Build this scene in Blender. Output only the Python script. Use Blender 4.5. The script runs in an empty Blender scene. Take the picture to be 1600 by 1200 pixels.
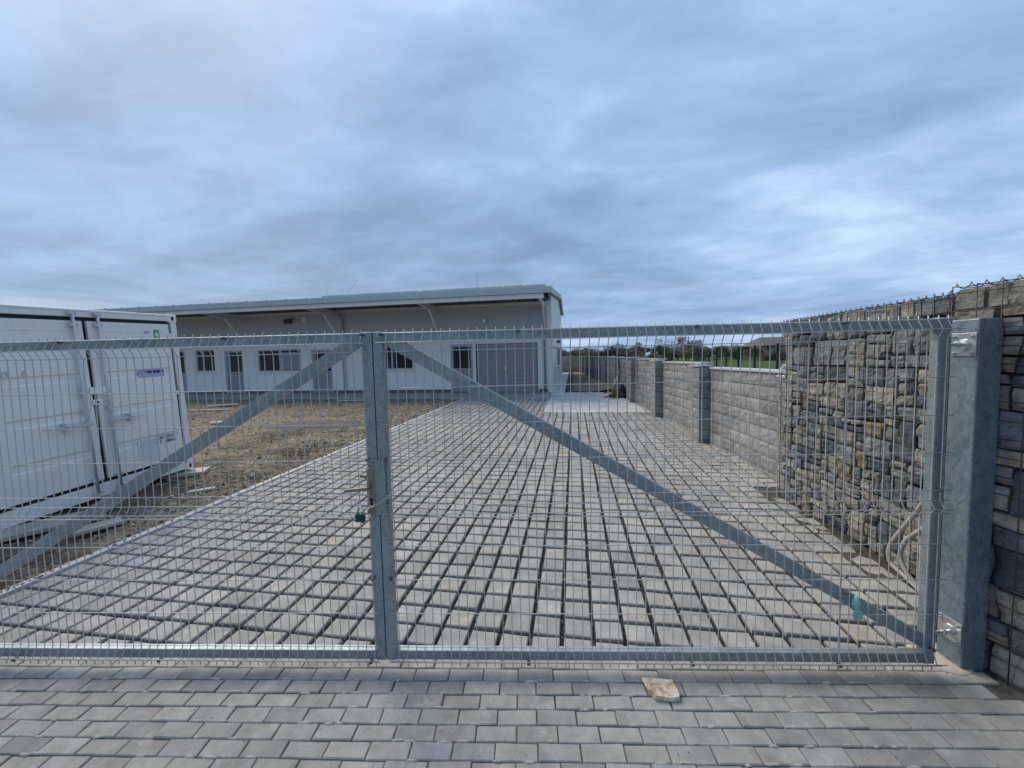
import bpy, bmesh, math, random
from mathutils import Vector, Matrix, noise
random.seed(7)
sc = bpy.context.scene
col = sc.collection
R = math.radians

# ------------------------------------------------------------------ camera
H = 1.8
_p, _r, _f = R(3.55), R(1.28), 600.0
_N = Vector((math.sin(_r)*math.cos(_p), math.cos(_r)*math.cos(_p), math.sin(_p)))
_Z = -_N
_v = -(_N[0]*96.0 + _N[2]*_f)/_N[1]
_Y = Vector((96.0, _v, _f)).normalized()
_X = _Y.cross(_Z)
cam = bpy.data.cameras.new("camera")
cam.sensor_width = 36.0
cam.lens = 600.0/1600.0*36.0
cam.clip_start = 0.05
cam.clip_end = 3000
co = bpy.data.objects.new("camera", cam)
col.objects.link(co)
rt = Vector((_X[0], _Y[0], _Z[0])); dn = Vector((_X[1], _Y[1], _Z[1])); fw = Vector((_X[2], _Y[2], _Z[2]))
m = Matrix.Identity(4)
for i in range(3):
    m[i][0] = rt[i]; m[i][1] = -dn[i]; m[i][2] = -fw[i]
m[2][3] = H
co.matrix_world = m
sc.camera = co

# ------------------------------------------------------------------ light
SUN_AZ = math.atan2(-0.75, 0.55)      # from +Y towards +X: sun stands to the left, beyond the gate
SUN_EL = R(48)
sd = Vector((math.sin(SUN_AZ)*math.cos(SUN_EL), math.cos(SUN_AZ)*math.cos(SUN_EL), math.sin(SUN_EL)))
sun = bpy.data.lights.new("sun", 'SUN')
sun.energy = 1.9
sun.angle = R(40)
sun.color = (1.0, 0.89, 0.74)
so = bpy.data.objects.new("sun", sun)
so.rotation_euler = sd.to_track_quat('Z', 'Y').to_euler()
col.objects.link(so)

sc.view_settings.view_transform = 'Standard'
sc.view_settings.look = 'None'
sc.view_settings.exposure = 0.80
sc.view_settings.gamma = 1.0

class NT:
    def __init__(s, tree):
        s.t = tree; s.n = tree.nodes; s.l = tree.links
    def add(s, typ, ins=None, **kw):
        nd = s.n.new(typ)
        for k, v in kw.items(): setattr(nd, k, v)
        if ins:
            for k, v in ins.items(): s.set(nd, k, v)
        return nd
    def set(s, nd, k, v):
        sock = nd.inputs[k]
        if isinstance(v, bpy.types.NodeSocket): s.l.new(v, sock)
        elif isinstance(v, bpy.types.Node): s.l.new(v.outputs[0], sock)
        else: sock.default_value = v
    def math(s, op, a, b=0.0, c=0.0, clamp=False):
        nd = s.add('ShaderNodeMath', operation=op); nd.use_clamp = clamp
        for i, v in enumerate((a, b, c)): s.set(nd, i, v)
        return nd.outputs[0]
    def ramp(s, fac, stops, interp='LINEAR'):
        nd = s.add('ShaderNodeValToRGB'); s.set(nd, 0, fac)
        cr = nd.color_ramp; cr.interpolation = interp
        while len(cr.elements) < len(stops): cr.elements.new(0.5)
        for e, (p, c) in zip(cr.elements, stops):
            e.position = p
            e.color = (c[0], c[1], c[2], 1) if not isinstance(c, (int, float)) else (c, c, c, 1)
        return nd.outputs[0]
    def mix(s, fac, a, b, mode='MIX'):
        nd = s.add('ShaderNodeMix', data_type='RGBA', blend_type=mode)
        s.set(nd, 0, fac)
        for i, v in ((6, a), (7, b)):
            if isinstance(v, tuple) and len(v) == 3: v = v + (1,)
            s.set(nd, i, v)
        return nd.outputs[2]
    def noise(s, vec, scale, detail=4, rough=0.55, dist=0.0):
        nd = s.add('ShaderNodeTexNoise', {'Scale': scale, 'Detail': detail, 'Roughness': rough, 'Distortion': dist})
        if vec is not None: s.set(nd, 'Vector', vec)
        return nd.outputs[0]

w = bpy.data.worlds.new("World"); sc.world = w
w.use_nodes = True
N = NT(w.node_tree); N.n.clear()
out = N.add('ShaderNodeOutputWorld'); bg = N.add('ShaderNodeBackground')
N.l.new(bg.outputs[0], out.inputs[0])
sky = N.add('ShaderNodeTexSky', sky_type='NISHITA', sun_disc=False)
sky.sun_elevation = SUN_EL; sky.sun_rotation = SUN_AZ
sky.air_density = 1.5; sky.dust_density = 3.0
tc = N.add('ShaderNodeTexCoord')
sx = N.add('ShaderNodeSeparateXYZ', {0: tc.outputs['Generated']})
zz = N.math('ADD', N.math('MAXIMUM', sx.outputs[2], 0.0), 0.16)
px = N.math('DIVIDE', sx.outputs[0], zz); py = N.math('DIVIDE', sx.outputs[1], zz)
pv = N.add('ShaderNodeCombineXYZ', {0: px, 1: py, 2: 3.7})
mp = N.add('ShaderNodeMapping', {0: pv}); mp.inputs['Rotation'].default_value = (0, 0, R(-24)); mp.inputs['Scale'].default_value = (0.62, 0.95, 1); mp.inputs['Location'].default_value = (4.3, 1.35, 0)
wz = N.add('ShaderNodeTexNoise', {'Vector': mp, 'Scale': 1.3, 'Detail': 3.0})
wo = N.add('ShaderNodeVectorMath', operation='MULTIPLY_ADD', ins={0: wz.outputs['Color'], 1: (0.4, 0.4, 0.0), 2: mp.outputs[0]})
n1 = N.noise(mp, 0.85, 3, 0.5, 0.25)
n2 = N.noise(wo, 2.2, 7, 0.52, 0.2)
n3 = N.noise(wo, 7.0, 7, 0.58, 0.3)
cf = N.math('ADD', N.math('MULTIPLY', n1, 0.43), N.math('ADD', N.math('MULTIPLY', n2, 0.43), N.math('MULTIPLY', n3, 0.14)))
bd = Vector((0.40, 0.66, 0.63)).normalized()       # a thinner, brighter part of the cloud deck
dp = N.add('ShaderNodeVectorMath', operation='DOT_PRODUCT', ins={0: tc.outputs['Generated'], 1: tuple(bd)})
br = N.math('POWER', N.math('MAXIMUM', dp.outputs['Value'], 0.0), 5.0)
dk = N.add('ShaderNodeVectorMath', operation='DOT_PRODUCT', ins={0: tc.outputs['Generated'], 1: (-0.46, 0.79, 0.40)})     # a thicker bank to the left
dkp = N.math('POWER', N.math('MAXIMUM', dk.outputs['Value'], 0.0), 7.0)
cf2 = N.math('ADD', N.math('SUBTRACT', N.math('ADD', cf, N.math('MULTIPLY', br, 0.15)), N.math('MULTIPLY', dkp, 0.075)), -0.06)
cc = N.ramp(cf2, [(0.35, (0.115, 0.190, 0.305)), (0.44, (0.162, 0.255, 0.400)), (0.53, (0.222, 0.330, 0.500)), (0.65, (0.37, 0.495, 0.645))])
tint = N.noise(mp, 0.5, 2, 0.5)
cc = N.mix(N.math('MULTIPLY', N.math('SUBTRACT', tint, 0.42, clamp=True), 1.6), cc, (1.16, 0.94, 1.10), 'MULTIPLY')
lowf = N.ramp(sx.outputs[2], [(0.0, 1.0), (0.07, 0.75), (0.22, 0.0)])
low = N.ramp(N.noise(N.add('ShaderNodeMapping', {0: tc.outputs['Generated'], 'Scale': (2.2, 2.2, 17)}), 1.7, 7, 0.58, 0.5), [(0.36, (0.14, 0.23, 0.405)), (0.5, (0.215, 0.325, 0.50)), (0.66, (0.42, 0.525, 0.675))])
cc = N.mix(N.math('MULTIPLY', lowf, 0.75), cc, low)
skn = N.mix(1.0, sky.outputs[0], (0.06, 0.06, 0.06), 'MULTIPLY')
fin = N.mix(0.88, skn, cc)
N.l.new(fin, bg.inputs[0]); bg.inputs[1].default_value = 1.0

# ------------------------------------------------------------------ helpers
def g(y):
    return 0.02*(min(y, 34.0) - 2.1)

class MB:
    def __init__(s): s.v = []; s.f = []; s.m = []
    def quad(s, a, b, c, d, mi=0):
        n = len(s.v); s.v += [tuple(a), tuple(b), tuple(c), tuple(d)]; s.f.append((n, n+1, n+2, n+3)); s.m.append(mi)
    def hexa(s, p, mi=0):
        n = len(s.v); s.v += [tuple(q) for q in p]
        for f in ((0,3,2,1),(4,5,6,7),(0,1,5,4),(1,2,6,5),(2,3,7,6),(3,0,4,7)):
            s.f.append(tuple(n+i for i in f)); s.m.append(mi)
        return s
    def box(s, x0, x1, y0, y1, z0, z1, mi=0):
        x0, x1 = min(x0,x1), max(x0,x1); y0, y1 = min(y0,y1), max(y0,y1); z0, z1 = min(z0,z1), max(z0,z1)
        return s.hexa([(x0,y0,z0),(x1,y0,z0),(x1,y1,z0),(x0,y1,z0),(x0,y0,z1),(x1,y0,z1),(x1,y1,z1),(x0,y1,z1)], mi)
    def bar(s, p, q, w, h, up=(0,0,1), mi=0):
        p = Vector(p); q = Vector(q); d = (q-p).normalized(); u = Vector(up)
        a = d.cross(u).normalized()*w/2; b = a.cross(d).normalized()*h/2
        return s.hexa([p-a-b, p+a-b, p+a+b, p-a+b, q-a-b, q+a-b, q+a+b, q-a+b], mi)
    def tube(s, pts, r, n=6, cap=True, mi=0, closed=False):
        pts = [Vector(p) for p in pts]; L = len(pts); base = len(s.v)
        ref = None
        for i, p in enumerate(pts):
            a = pts[i-1] if (i > 0 or closed) else p
            b = pts[(i+1) % L] if (i < L-1 or closed) else p
            d = (b-a).normalized()
            if ref is None:
                ref = d.orthogonal().normalized()
            ref = (ref - d*ref.dot(d))
            if ref.length < 1e-6: ref = d.orthogonal()
            ref.normalize()
            bi = d.cross(ref)
            rr = r[i] if isinstance(r, (list, tuple)) else r
            for k in range(n):
                t = 2*math.pi*k/n
                s.v.append(tuple(p + ref*math.cos(t)*rr + bi*math.sin(t)*rr))
        for i in range(L if closed else L-1):
            i2 = (i+1) % L
            for k in range(n):
                k2 = (k+1) % n
                s.f.append((base+i*n+k, base+i*n+k2, base+i2*n+k2, base+i2*n+k)); s.m.append(mi)
        if cap and not closed:
            s.f.append(tuple(base+k for k in reversed(range(n)))); s.m.append(mi)
            s.f.append(tuple(base+(L-1)*n+k for k in range(n))); s.m.append(mi)
        return s
    def cyl(s, p, q, r, n=12, mi=0): return s.tube([p, q], r, n, True, mi)
    def grid(s, P, mi=0):
        base = len(s.v); nr = len(P); nc = len(P[0])
        for row in P: s.v += [tuple(p) for p in row]
        for i in range(nr-1):
            for j in range(nc-1):
                s.f.append((base+i*nc+j, base+i*nc+j+1, base+(i+1)*nc+j+1, base+(i+1)*nc+j)); s.m.append(mi)
        return s
    def poly(s, pts, mi=0):
        n = len(s.v); s.v += [tuple(p) for p in pts]; s.f.append(tuple(range(n, n+len(pts)))); s.m.append(mi); return s
    def prism(s, pts, d, mi=0):
        """closed prism from a polygon swept by d"""
        d = Vector(d); a = [Vector(p) for p in pts]; b = [p+d for p in a]; n = len(s.v); k = len(a)
        s.v += [tuple(p) for p in a+b]
        s.f.append(tuple(range(n, n+k))); s.m.append(mi)
        s.f.append(tuple(reversed(range(n+k, n+2*k)))); s.m.append(mi)
        for i in range(k):
            j = (i+1) % k
            s.f.append((n+j, n+i, n+k+i, n+k+j)); s.m.append(mi)
        return s
    def build(s, name, mats, parent=None, smooth=False, bevel=0, fix=True):
        me = bpy.data.meshes.new(name)
        me.from_pydata(s.v, [], s.f)
        if not isinstance(mats, (list, tuple)): mats = [mats]
        for mm in mats: me.materials.append(mm)
        if len(mats) > 1: me.polygons.foreach_set('material_index', s.m)
        if fix:
            bm = bmesh.new(); bm.from_mesh(me); bmesh.ops.recalc_face_normals(bm, faces=bm.faces); bm.to_mesh(me); bm.free()
        if smooth: me.polygons.foreach_set('use_smooth', [True]*len(me.polygons))
        me.update()
        o = bpy.data.objects.new(name, me); col.objects.link(o)
        if parent: o.parent = parent
        if bevel:
            b = o.modifiers.new('bevel', 'BEVEL'); b.width = bevel; b.segments = 2; b.limit_method = 'ANGLE'; b.angle_limit = R(40)
        return o

def tag(o, label=None, cat=None, group=None, kind=None):
    if label: o['label'] = label
    if cat: o['category'] = cat
    if group: o['group'] = group
    if kind: o['kind'] = kind
    return o
def thing(name, label, cat, loc=(0,0,0), rot=(0,0,0), group=None):
    o = bpy.data.objects.new(name, None); o.empty_display_size = 0.1
    o.location = loc; o.rotation_euler = rot; col.objects.link(o)
    return tag(o, label, cat, group)
def copy_tree(o, parent=None):
    c = o.copy(); col.objects.link(c)
    if parent: c.parent = parent
    for ch in list(o.children): copy_tree(ch, c)
    return c
def text_mesh(name, txt, size, mat, parent, mtx, ext=0.0):
    cu = bpy.data.curves.new(name, 'FONT'); cu.body = txt; cu.size = size; cu.extrude = ext; cu.space_line = 0.95; cu.offset = size*0.022
    tmp = bpy.data.objects.new(name, cu); col.objects.link(tmp)
    dg = bpy.context.evaluated_depsgraph_get()
    me = bpy.data.meshes.new_from_object(tmp.evaluated_get(dg))
    bpy.data.objects.remove(tmp); me.name = name
    me.materials.clear(); me.materials.append(mat)
    me.transform(mtx)
    o = bpy.data.objects.new(name, me); col.objects.link(o); o.parent = parent
    return o

# ------------------------------------------------------------------ materials
def mat(name, fn, rough=0.6, metal=0.0, spec=0.4):
    mm = bpy.data.materials.new(name); mm.use_nodes = True
    N = NT(mm.node_tree); N.n.clear()
    o = N.add('ShaderNodeOutputMaterial'); b = N.add('ShaderNodeBsdfPrincipled')
    N.l.new(b.outputs[0], o.inputs[0])
    b.inputs['Roughness'].default_value = rough; b.inputs['Metallic'].default_value = metal
    b.inputs['Specular IOR Level'].default_value = spec
    t = N.add('ShaderNodeTexCoord').outputs['Object']
    fn(N, b, t)
    return mm
def bump(N, b, h, strength, dist=0.01):
    bp = N.add('ShaderNodeBump', {'Height': h, 'Strength': strength, 'Distance': dist}); N.l.new(bp.outputs[0], b.inputs['Normal'])
def plain(name, c, rough=0.6, metal=0.0, var=0.10, scale=6.0, spec=0.4, bmp=0.0, dirt=0.0):
    def fn(N, b, t):
        n = N.noise(t, scale, 5, 0.6)
        lo = tuple(x*(1-var) for x in c); hi = tuple(min(1, x*(1+var)) for x in c)
        cc = N.ramp(n, [(0.3, lo), (0.7, hi)])
        if dirt:
            st = N.add('ShaderNodeMapping', {0: t, 'Scale': (9, 9, 1.2)})
            cc = N.mix(N.math('MULTIPLY', N.ramp(N.noise(st, 2.0, 6, 0.65), [(0.48, 0.0), (0.75, 1.0)]), dirt), cc, (0.16, 0.15, 0.13))
        N.set(b, 'Base Color', cc)
        N.set(b, 'Roughness', N.math('ADD', rough-0.08, N.math('MULTIPLY', N.noise(t, scale*2.3, 3), 0.16)))
        if bmp: bump(N, b, N.noise(t, scale*8, 4), bmp, 0.004)
    return mat(name, fn, rough, metal, spec)
def galv(name, a, c, rough=0.5, metal=0.55, sc1=38, stretch=(1, 1, 1)):
    def fn(N, b, t):
        mp = N.add('ShaderNodeMapping', {0: t, 'Scale': stretch})
        wv = N.add('ShaderNodeVectorMath', operation='ADD', ins={0: mp.outputs[0]})
        nz = N.add('ShaderNodeTexNoise', {'Vector': mp, 'Scale': sc1*0.6, 'Detail': 6.0})
        mv = N.add('ShaderNodeVectorMath', operation='SCALE', ins={0: nz.outputs['Color']}); mv.inputs['Scale'].default_value = 0.09
        N.l.new(mv.outputs[0], wv.inputs[1])
        vo = N.add('ShaderNodeTexVoronoi', {'Vector': wv, 'Scale': sc1}); 
        sp = N.add('ShaderNodeSeparateColor', {0: vo.outputs['Color']})
        big = N.noise(mp, 3.5, 4, 0.6)
        f = N.math('ADD', N.math('MULTIPLY', sp.outputs[0], 0.40), N.math('MULTIPLY', big, 0.85))
        cc = N.ramp(f, [(0.25, a), (0.8, c)])
        drop = N.noise(mp, 55, 3, 0.5)
        cc = N.mix(N.ramp(drop, [(0.69, 0.0), (0.76, 0.5)]), cc, (0.62, 0.66, 0.68))
        N.set(b, 'Base Color', cc)
        N.set(b, 'Roughness', N.math('ADD', rough-0.1, N.math('MULTIPLY', sp.outputs[1], 0.2)))
        bump(N, b, big, 0.15, 0.01)
    return mat(name, fn, rough, metal, 0.5)
def island(name, stops, rough=0.85, var=0.14, scale=9.0, spots=0.0, spotcol=(0.7, 0.69, 0.66), bmp=0.35, fine=120, strat=None, stain=0.0, stainc=(0.12,0.11,0.1), big=0.0):
    """masonry: one colour per stone, worn and flecked"""
    def fn(N, b, t):
        ge = N.add('ShaderNodeNewGeometry')
        ri = ge.outputs['Random Per Island']
        cc = N.ramp(ri, stops)
        off = N.add('ShaderNodeVectorMath', operation='SCALE', ins={0: N.add('ShaderNodeCombineXYZ', {0: ri, 1: N.math('FRACT', N.math('MULTIPLY', ri, 37.0)), 2: ri})}); off.inputs['Scale'].default_value = 40.0
        tv = N.add('ShaderNodeVectorMath', operation='ADD', ins={0: t, 1: off.outputs[0]}).outputs[0]
        n = N.noise(tv, scale, 6, 0.65)
        cc = N.mix(1.0, cc, N.ramp(n, [(0.25, 1-var*1.6), (0.75, 1+var)]), 'MULTIPLY')
        fn_ = N.noise(t, fine, 3, 0.6)
        cc = N.mix(1.0, cc, N.ramp(fn_, [(0.3, 0.88), (0.7, 1.08)]), 'MULTIPLY')
        if big:
            cc = N.mix(1.0, cc, N.ramp(N.noise(t, 0.7, 5, 0.6), [(0.3, 1-big), (0.7, 1+big*0.6)]), 'MULTIPLY')
        if spots:
            cc = N.mix(N.math('MULTIPLY', N.ramp(N.noise(t, 7.0, 8, 0.72), [(0.57, 0.0), (0.70, 1.0)]), spots), cc, spotcol)
        if stain:
            cc = N.mix(N.math('MULTIPLY', N.ramp(N.noise(tv, 3.0, 7, 0.7), [(0.5, 0.0), (0.72, 1.0)]), stain), cc, stainc)
        N.set(b, 'Base Color', cc)
        if strat:
            mp = N.add('ShaderNodeMapping', {0: tv, 'Scale': strat})
            h = N.math('ADD', N.noise(mp, 10, 8, 0.7), N.math('MULTIPLY', fn_, 0.35))
            bump(N, b, h, bmp, 0.03)
        else:
            bump(N, b, N.math('ADD', N.math('MULTIPLY', fn_, 0.5), n), bmp, 0.006)
    return mat(name, fn, rough, 0, 0.3)

M = {}
M['galv'] = galv('galvanised_steel', (0.145, 0.19, 0.205), (0.325, 0.385, 0.40), 0.5, 0.5, 80)
M['galvpost'] = galv('galvanised_post', (0.10, 0.145, 0.172), (0.215, 0.275, 0.305), 0.5, 0.45, 46, (1.0, 1.0, 0.6))
M['wire'] = plain('zinc_wire', (0.51, 0.51, 0.50), 0.45, 0.3, 0.12, 14)
M['cage'] = plain('weathered_cage_wire', (0.06, 0.06, 0.065), 0.55, 0.4, 0.25, 20)
M['bolt'] = plain('zinc_bolt', (0.55, 0.58, 0.58), 0.3, 0.8, 0.15, 30)
M['darkbolt'] = plain('dark_bolt', (0.13, 0.135, 0.14), 0.45, 0.6, 0.2, 30)
M['lock'] = plain('lock_steel', (0.26, 0.23, 0.20), 0.45, 0.7, 0.2, 25)
M['chain'] = plain('chain_steel', (0.62, 0.64, 0.66), 0.28, 0.85, 0.1, 40)
M['padlock'] = plain('padlock_body', (0.012, 0.05, 0.055), 0.4, 0.1, 0.25, 40)
M['black'] = plain('black_rubber', (0.012, 0.012, 0.014), 0.6, 0, 0.3, 20)
M['paver'] = island('inner_pavers', [(0.0, (0.285, 0.28, 0.265)), (0.3, (0.335, 0.33, 0.312)), (0.6, (0.37, 0.363, 0.34)), (0.85, (0.345, 0.347, 0.335)), (0.97, (0.40, 0.375, 0.325))], 0.85, 0.17, 8, 0.55, (0.60, 0.57, 0.52), 0.35, 160, stain=0.28, stainc=(0.26, 0.25, 0.225), big=0.2)
M['paver_out'] = island('outer_pavers', [(0.0, (0.315, 0.305, 0.285)), (0.35, (0.37, 0.36, 0.33)), (0.7, (0.41, 0.395, 0.36)), (0.92, (0.35, 0.345, 0.335)), (1.0, (0.44, 0.415, 0.365))], 0.85, 0.2, 9, 0.5, (0.58, 0.55, 0.50), 0.4, 190, stain=0.3, stainc=(0.24, 0.23, 0.215), big=0.2)
M['paver_light'] = island('light_pavers', [(0.0, (0.50, 0.50, 0.49)), (0.5, (0.56, 0.56, 0.55)), (1.0, (0.62, 0.62, 0.61))], 0.85, 0.12, 4, 0.8, (0.78, 0.77, 0.74), 0.2, 120, big=0.15)
M['apron'] = island('apron_pavers', [(0.0, (0.33, 0.325, 0.31)), (1.0, (0.40, 0.39, 0.37))], 0.85, 0.1, 5, 0.3, bmp=0.2)
M['kerb'] = plain('kerb_concrete', (0.50, 0.47, 0.44), 0.85, 0, 0.12, 9, 0.3, 0.2)
M['concrete'] = plain('slab_concrete', (0.42, 0.38, 0.31), 0.85, 0, 0.2, 6, 0.3, 0.3)
M['block'] = island('split_face_blocks', [(0.0, (0.22, 0.22, 0.21)), (0.4, (0.29, 0.285, 0.275)), (0.75, (0.345, 0.34, 0.325)), (1.0, (0.26, 0.255, 0.245))], 0.9, 0.22, 8, 0.55, (0.62, 0.61, 0.58), 0.7, 70, stain=0.45, stainc=(0.2, 0.195, 0.18))
M['blockpier'] = island('pier_blocks', [(0.0, (0.23, 0.225, 0.215)), (0.5, (0.29, 0.285, 0.27)), (1.0, (0.33, 0.325, 0.305))], 0.9, 0.2, 8, 0.35, (0.40, 0.39, 0.37), 0.6, 70, stain=0.4, stainc=(0.13, 0.12, 0.11))
M['coping'] = plain('coping_sheet', (0.52, 0.53, 0.535), 0.4, 0.1, 0.08, 3)
STONE = [(0.0, (0.342, 0.323, 0.275)), (0.14, (0.439, 0.415, 0.348)), (0.26, (0.268, 0.256, 0.226)), (0.4, (0.378, 0.366, 0.323)), (0.52, (0.305, 0.311, 0.305)), (0.62, (0.232, 0.256, 0.281)), (0.72, (0.091, 0.11, 0.134)), (0.8, (0.14, 0.165, 0.189)), (0.87, (0.268, 0.293, 0.305)), (0.93, (0.317, 0.238, 0.146)), (0.965, (0.451, 0.421, 0.348))]
M['stone'] = island('gabion_stone', STONE, 0.9, 0.3, 11, 0.2, (0.5, 0.47, 0.41), 1.0, 55, (1.0, 1.0, 1.5), 0.45, (0.15, 0.135, 0.115))
M['gapfill'] = plain('dark_gap_fill', (0.035, 0.033, 0.03), 0.95, 0, 0.4, 14)  # near-black: shade of the stone gaps put into the colour; also dark mortar
M['crumb'] = plain('sand_crumbs', (0.42, 0.39, 0.34), 0.95, 0, 0.2, 20)
M['panelw'] = plain('white_cladding', (0.80, 0.795, 0.765), 0.5, 0, 0.03, 1.5)
M['panelg'] = plain('upper_wall_grey', (0.46, 0.475, 0.475), 0.5, 0, 0.04, 1.5)  # greyer and darker than the lower wall
M['plinth'] = plain('dark_plinth', (0.16, 0.165, 0.17), 0.8, 0, 0.1, 3)
M['bgrey'] = plain('grey_door_paint', (0.30, 0.295, 0.32), 0.5, 0, 0.05, 2)
M['bframe'] = plain('grey_frame_paint', (0.43, 0.45, 0.46), 0.45, 0, 0.06, 2)
M['steelw'] = plain('white_steel_paint', (0.74, 0.735, 0.70), 0.45, 0, 0.06, 3)
M['roof'] = plain('pale_roof_sheet', (0.44, 0.51, 0.53), 0.55, 0.0, 0.06, 2)
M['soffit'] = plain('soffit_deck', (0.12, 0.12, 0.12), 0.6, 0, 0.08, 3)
M['zinc'] = plain('zinc_downpipe', (0.36, 0.40, 0.42), 0.45, 0.4, 0.1, 5)
M['lampdark'] = plain('dark_lamp_housing', (0.06, 0.06, 0.06), 0.5, 0, 0.1, 10)
M['plasticw'] = plain('white_plastic', (0.7, 0.7, 0.68), 0.5, 0, 0.05, 10)
M['container'] = plain('container_paint', (0.80, 0.795, 0.76), 0.42, 0, 0.04, 2.0, 0.4, 0.0, 0.10)
M['contbar'] = plain('container_bar_zinc', (0.55, 0.57, 0.58), 0.35, 0.3, 0.08, 12)
M['stw'] = plain('sticker_white', (0.78, 0.80, 0.82), 0.4, 0, 0.03, 20)
M['stb'] = plain('sticker_blue', (0.03, 0.05, 0.28), 0.4, 0, 0.1, 20)
M['stl'] = plain('sticker_pale_blue', (0.38, 0.44, 0.60), 0.4, 0, 0.08, 20)
M['stg'] = plain('sticker_green', (0.10, 0.36, 0.12), 0.4, 0, 0.1, 20)
M['ink'] = plain('stencil_ink', (0.02, 0.02, 0.022), 0.6, 0, 0.2, 30)
M['inkfaint'] = plain('faded_stencil_ink', (0.47, 0.49, 0.50), 0.6, 0, 0.1, 30)
M['mesh_label'] = plain('grid_label', (0.62, 0.63, 0.68), 0.5, 0, 0.08, 60)
M['green'] = plain('green_fence_paint', (0.008, 0.035, 0.024), 0.5, 0, 0.15, 5)
M['conduit'] = plain('grey_conduit', (0.36, 0.34, 0.31), 0.6, 0, 0.12, 12)
M['tape'] = plain('turquoise_tape', (0.25, 0.58, 0.56), 0.45, 0, 0.3, 30)
M['sheet'] = plain('black_plastic_sheet', (0.008, 0.008, 0.009), 0.55, 0, 0.3, 8)
M['wood'] = plain('scrap_wood', (0.20, 0.135, 0.085), 0.85, 0, 0.35, 9)
M['palewood'] = plain('pale_board', (0.60, 0.55, 0.46), 0.8, 0, 0.15, 6)
M['bark'] = plain('bark', (0.075, 0.062, 0.05), 0.9, 0, 0.25, 3)
M['barnroof'] = plain('barn_roof', (0.125, 0.115, 0.105), 0.85, 0, 0.2, 1)
M['barnwall'] = plain('barn_wall', (0.10, 0.095, 0.085), 0.85, 0, 0.2, 1)
M['boulder'] = plain('pale_boulder', (0.46, 0.42, 0.36), 0.9, 0, 0.2, 3, bmp=0.4)
M['straw'] = island('straw_bits', [(0.0, (0.33, 0.28, 0.195)), (0.4, (0.44, 0.385, 0.28)), (0.7, (0.19, 0.15, 0.10)), (1.0, (0.56, 0.50, 0.39))], 0.9, 0.1, 5)
M['clod'] = island('soil_clods', [(0.0, (0.11, 0.08, 0.055)), (0.5, (0.19, 0.14, 0.095)), (0.85, (0.27, 0.22, 0.16)), (1.0, (0.48, 0.45, 0.40))], 0.95, 0.2, 12)
M['grit'] = island('gravel_grit', [(0.0, (0.02, 0.02, 0.022)), (0.5, (0.05, 0.048, 0.05)), (0.85, (0.10, 0.095, 0.095)), (1.0, (0.35, 0.34, 0.33))], 0.7, 0.2, 40)
M['grass'] = island('grass_blades', [(0.0, (0.05, 0.085, 0.02)), (0.6, (0.085, 0.12, 0.03)), (1.0, (0.16, 0.15, 0.06))], 0.8, 0.1, 5)
def leafm(name, stops): return island(name, stops, 0.9, 0.1, 1.0, bmp=0.0)
M['twig'] = leafm('bare_twigs', [(0.0, (0.11, 0.098, 0.075)), (0.5, (0.18, 0.155, 0.115)), (0.85, (0.22, 0.195, 0.135)), (1.0, (0.29, 0.27, 0.20))])
M['twig2'] = leafm('budding_twigs', [(0.0, (0.10, 0.10, 0.06)), (0.5, (0.165, 0.16, 0.085)), (1.0, (0.24, 0.23, 0.14))])
M['blossom'] = leafm('white_blossom', [(0.0, (0.10, 0.09, 0.06)), (0.35, (0.26, 0.24, 0.18)), (1.0, (0.55, 0.52, 0.45))])

def _glass(N, b, t):
    N.set(b, 'Base Color', N.ramp(N.noise(t, 0.9, 3), [(0.3, (0.005, 0.006, 0.006)), (0.7, (0.016, 0.021, 0.017))]))
M['glass'] = mat('dark_window_glass', _glass, 0.08, 0, 0.22)
def _soil(N, b, t):
    n = N.noise(t, 0.5, 6, 0.6); n2 = N.noise(t, 7, 8, 0.7); n3 = N.noise(t, 45, 5, 0.7)
    c = N.ramp(n2, [(0.32, (0.06, 0.044, 0.032)), (0.48, (0.13, 0.098, 0.07)), (0.60, (0.215, 0.17, 0.122)), (0.75, (0.37, 0.32, 0.245))])
    sy = N.add('ShaderNodeSeparateXYZ', {0: t}).outputs[1]
    far = N.math('MULTIPLY', N.math('SUBTRACT', sy, 6.0), 0.022)
    c = N.mix(N.ramp(N.math('ADD', n, far), [(0.47, 0.0), (0.56, 0.9)]), c, N.ramp(n3, [(0.3, (0.19, 0.148, 0.098)), (0.7, (0.40, 0.335, 0.235))]))
    c = N.mix(N.math('MULTIPLY', N.ramp(N.noise(t, 0.33, 3, 0.5, 0.5), [(0.60, 0.0), (0.68, 1.0)]), 0.6), c, (0.135, 0.125, 0.125))
    c = N.mix(1.0, c, N.ramp(n3, [(0.25, 0.6), (0.75, 1.3)]), 'MULTIPLY')
    N.set(b, 'Base Color', c)
    bump(N, b, N.math('ADD', n2, N.math('MULTIPLY', n3, 0.5)), 0.9, 0.05)
M['soil'] = mat('bare_soil', _soil, 0.95, 0, 0.15)
def _field(N, b, t):
    n = N.noise(t, 0.12, 5, 0.6); n2 = N.noise(t, 3.0, 5, 0.7)
    c = N.ramp(n, [(0.3, (0.060, 0.098, 0.026)), (0.6, (0.085, 0.13, 0.035)), (0.8, (0.12, 0.14, 0.055))])
    N.set(b, 'Base Color', N.mix(1.0, c, N.ramp(n2, [(0.3, 0.75), (0.7, 1.2)]), 'MULTIPLY'))
    bump(N, b, n2, 0.6, 0.05)
M['field'] = mat('green_field', _field, 0.95, 0, 0.15)
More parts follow.
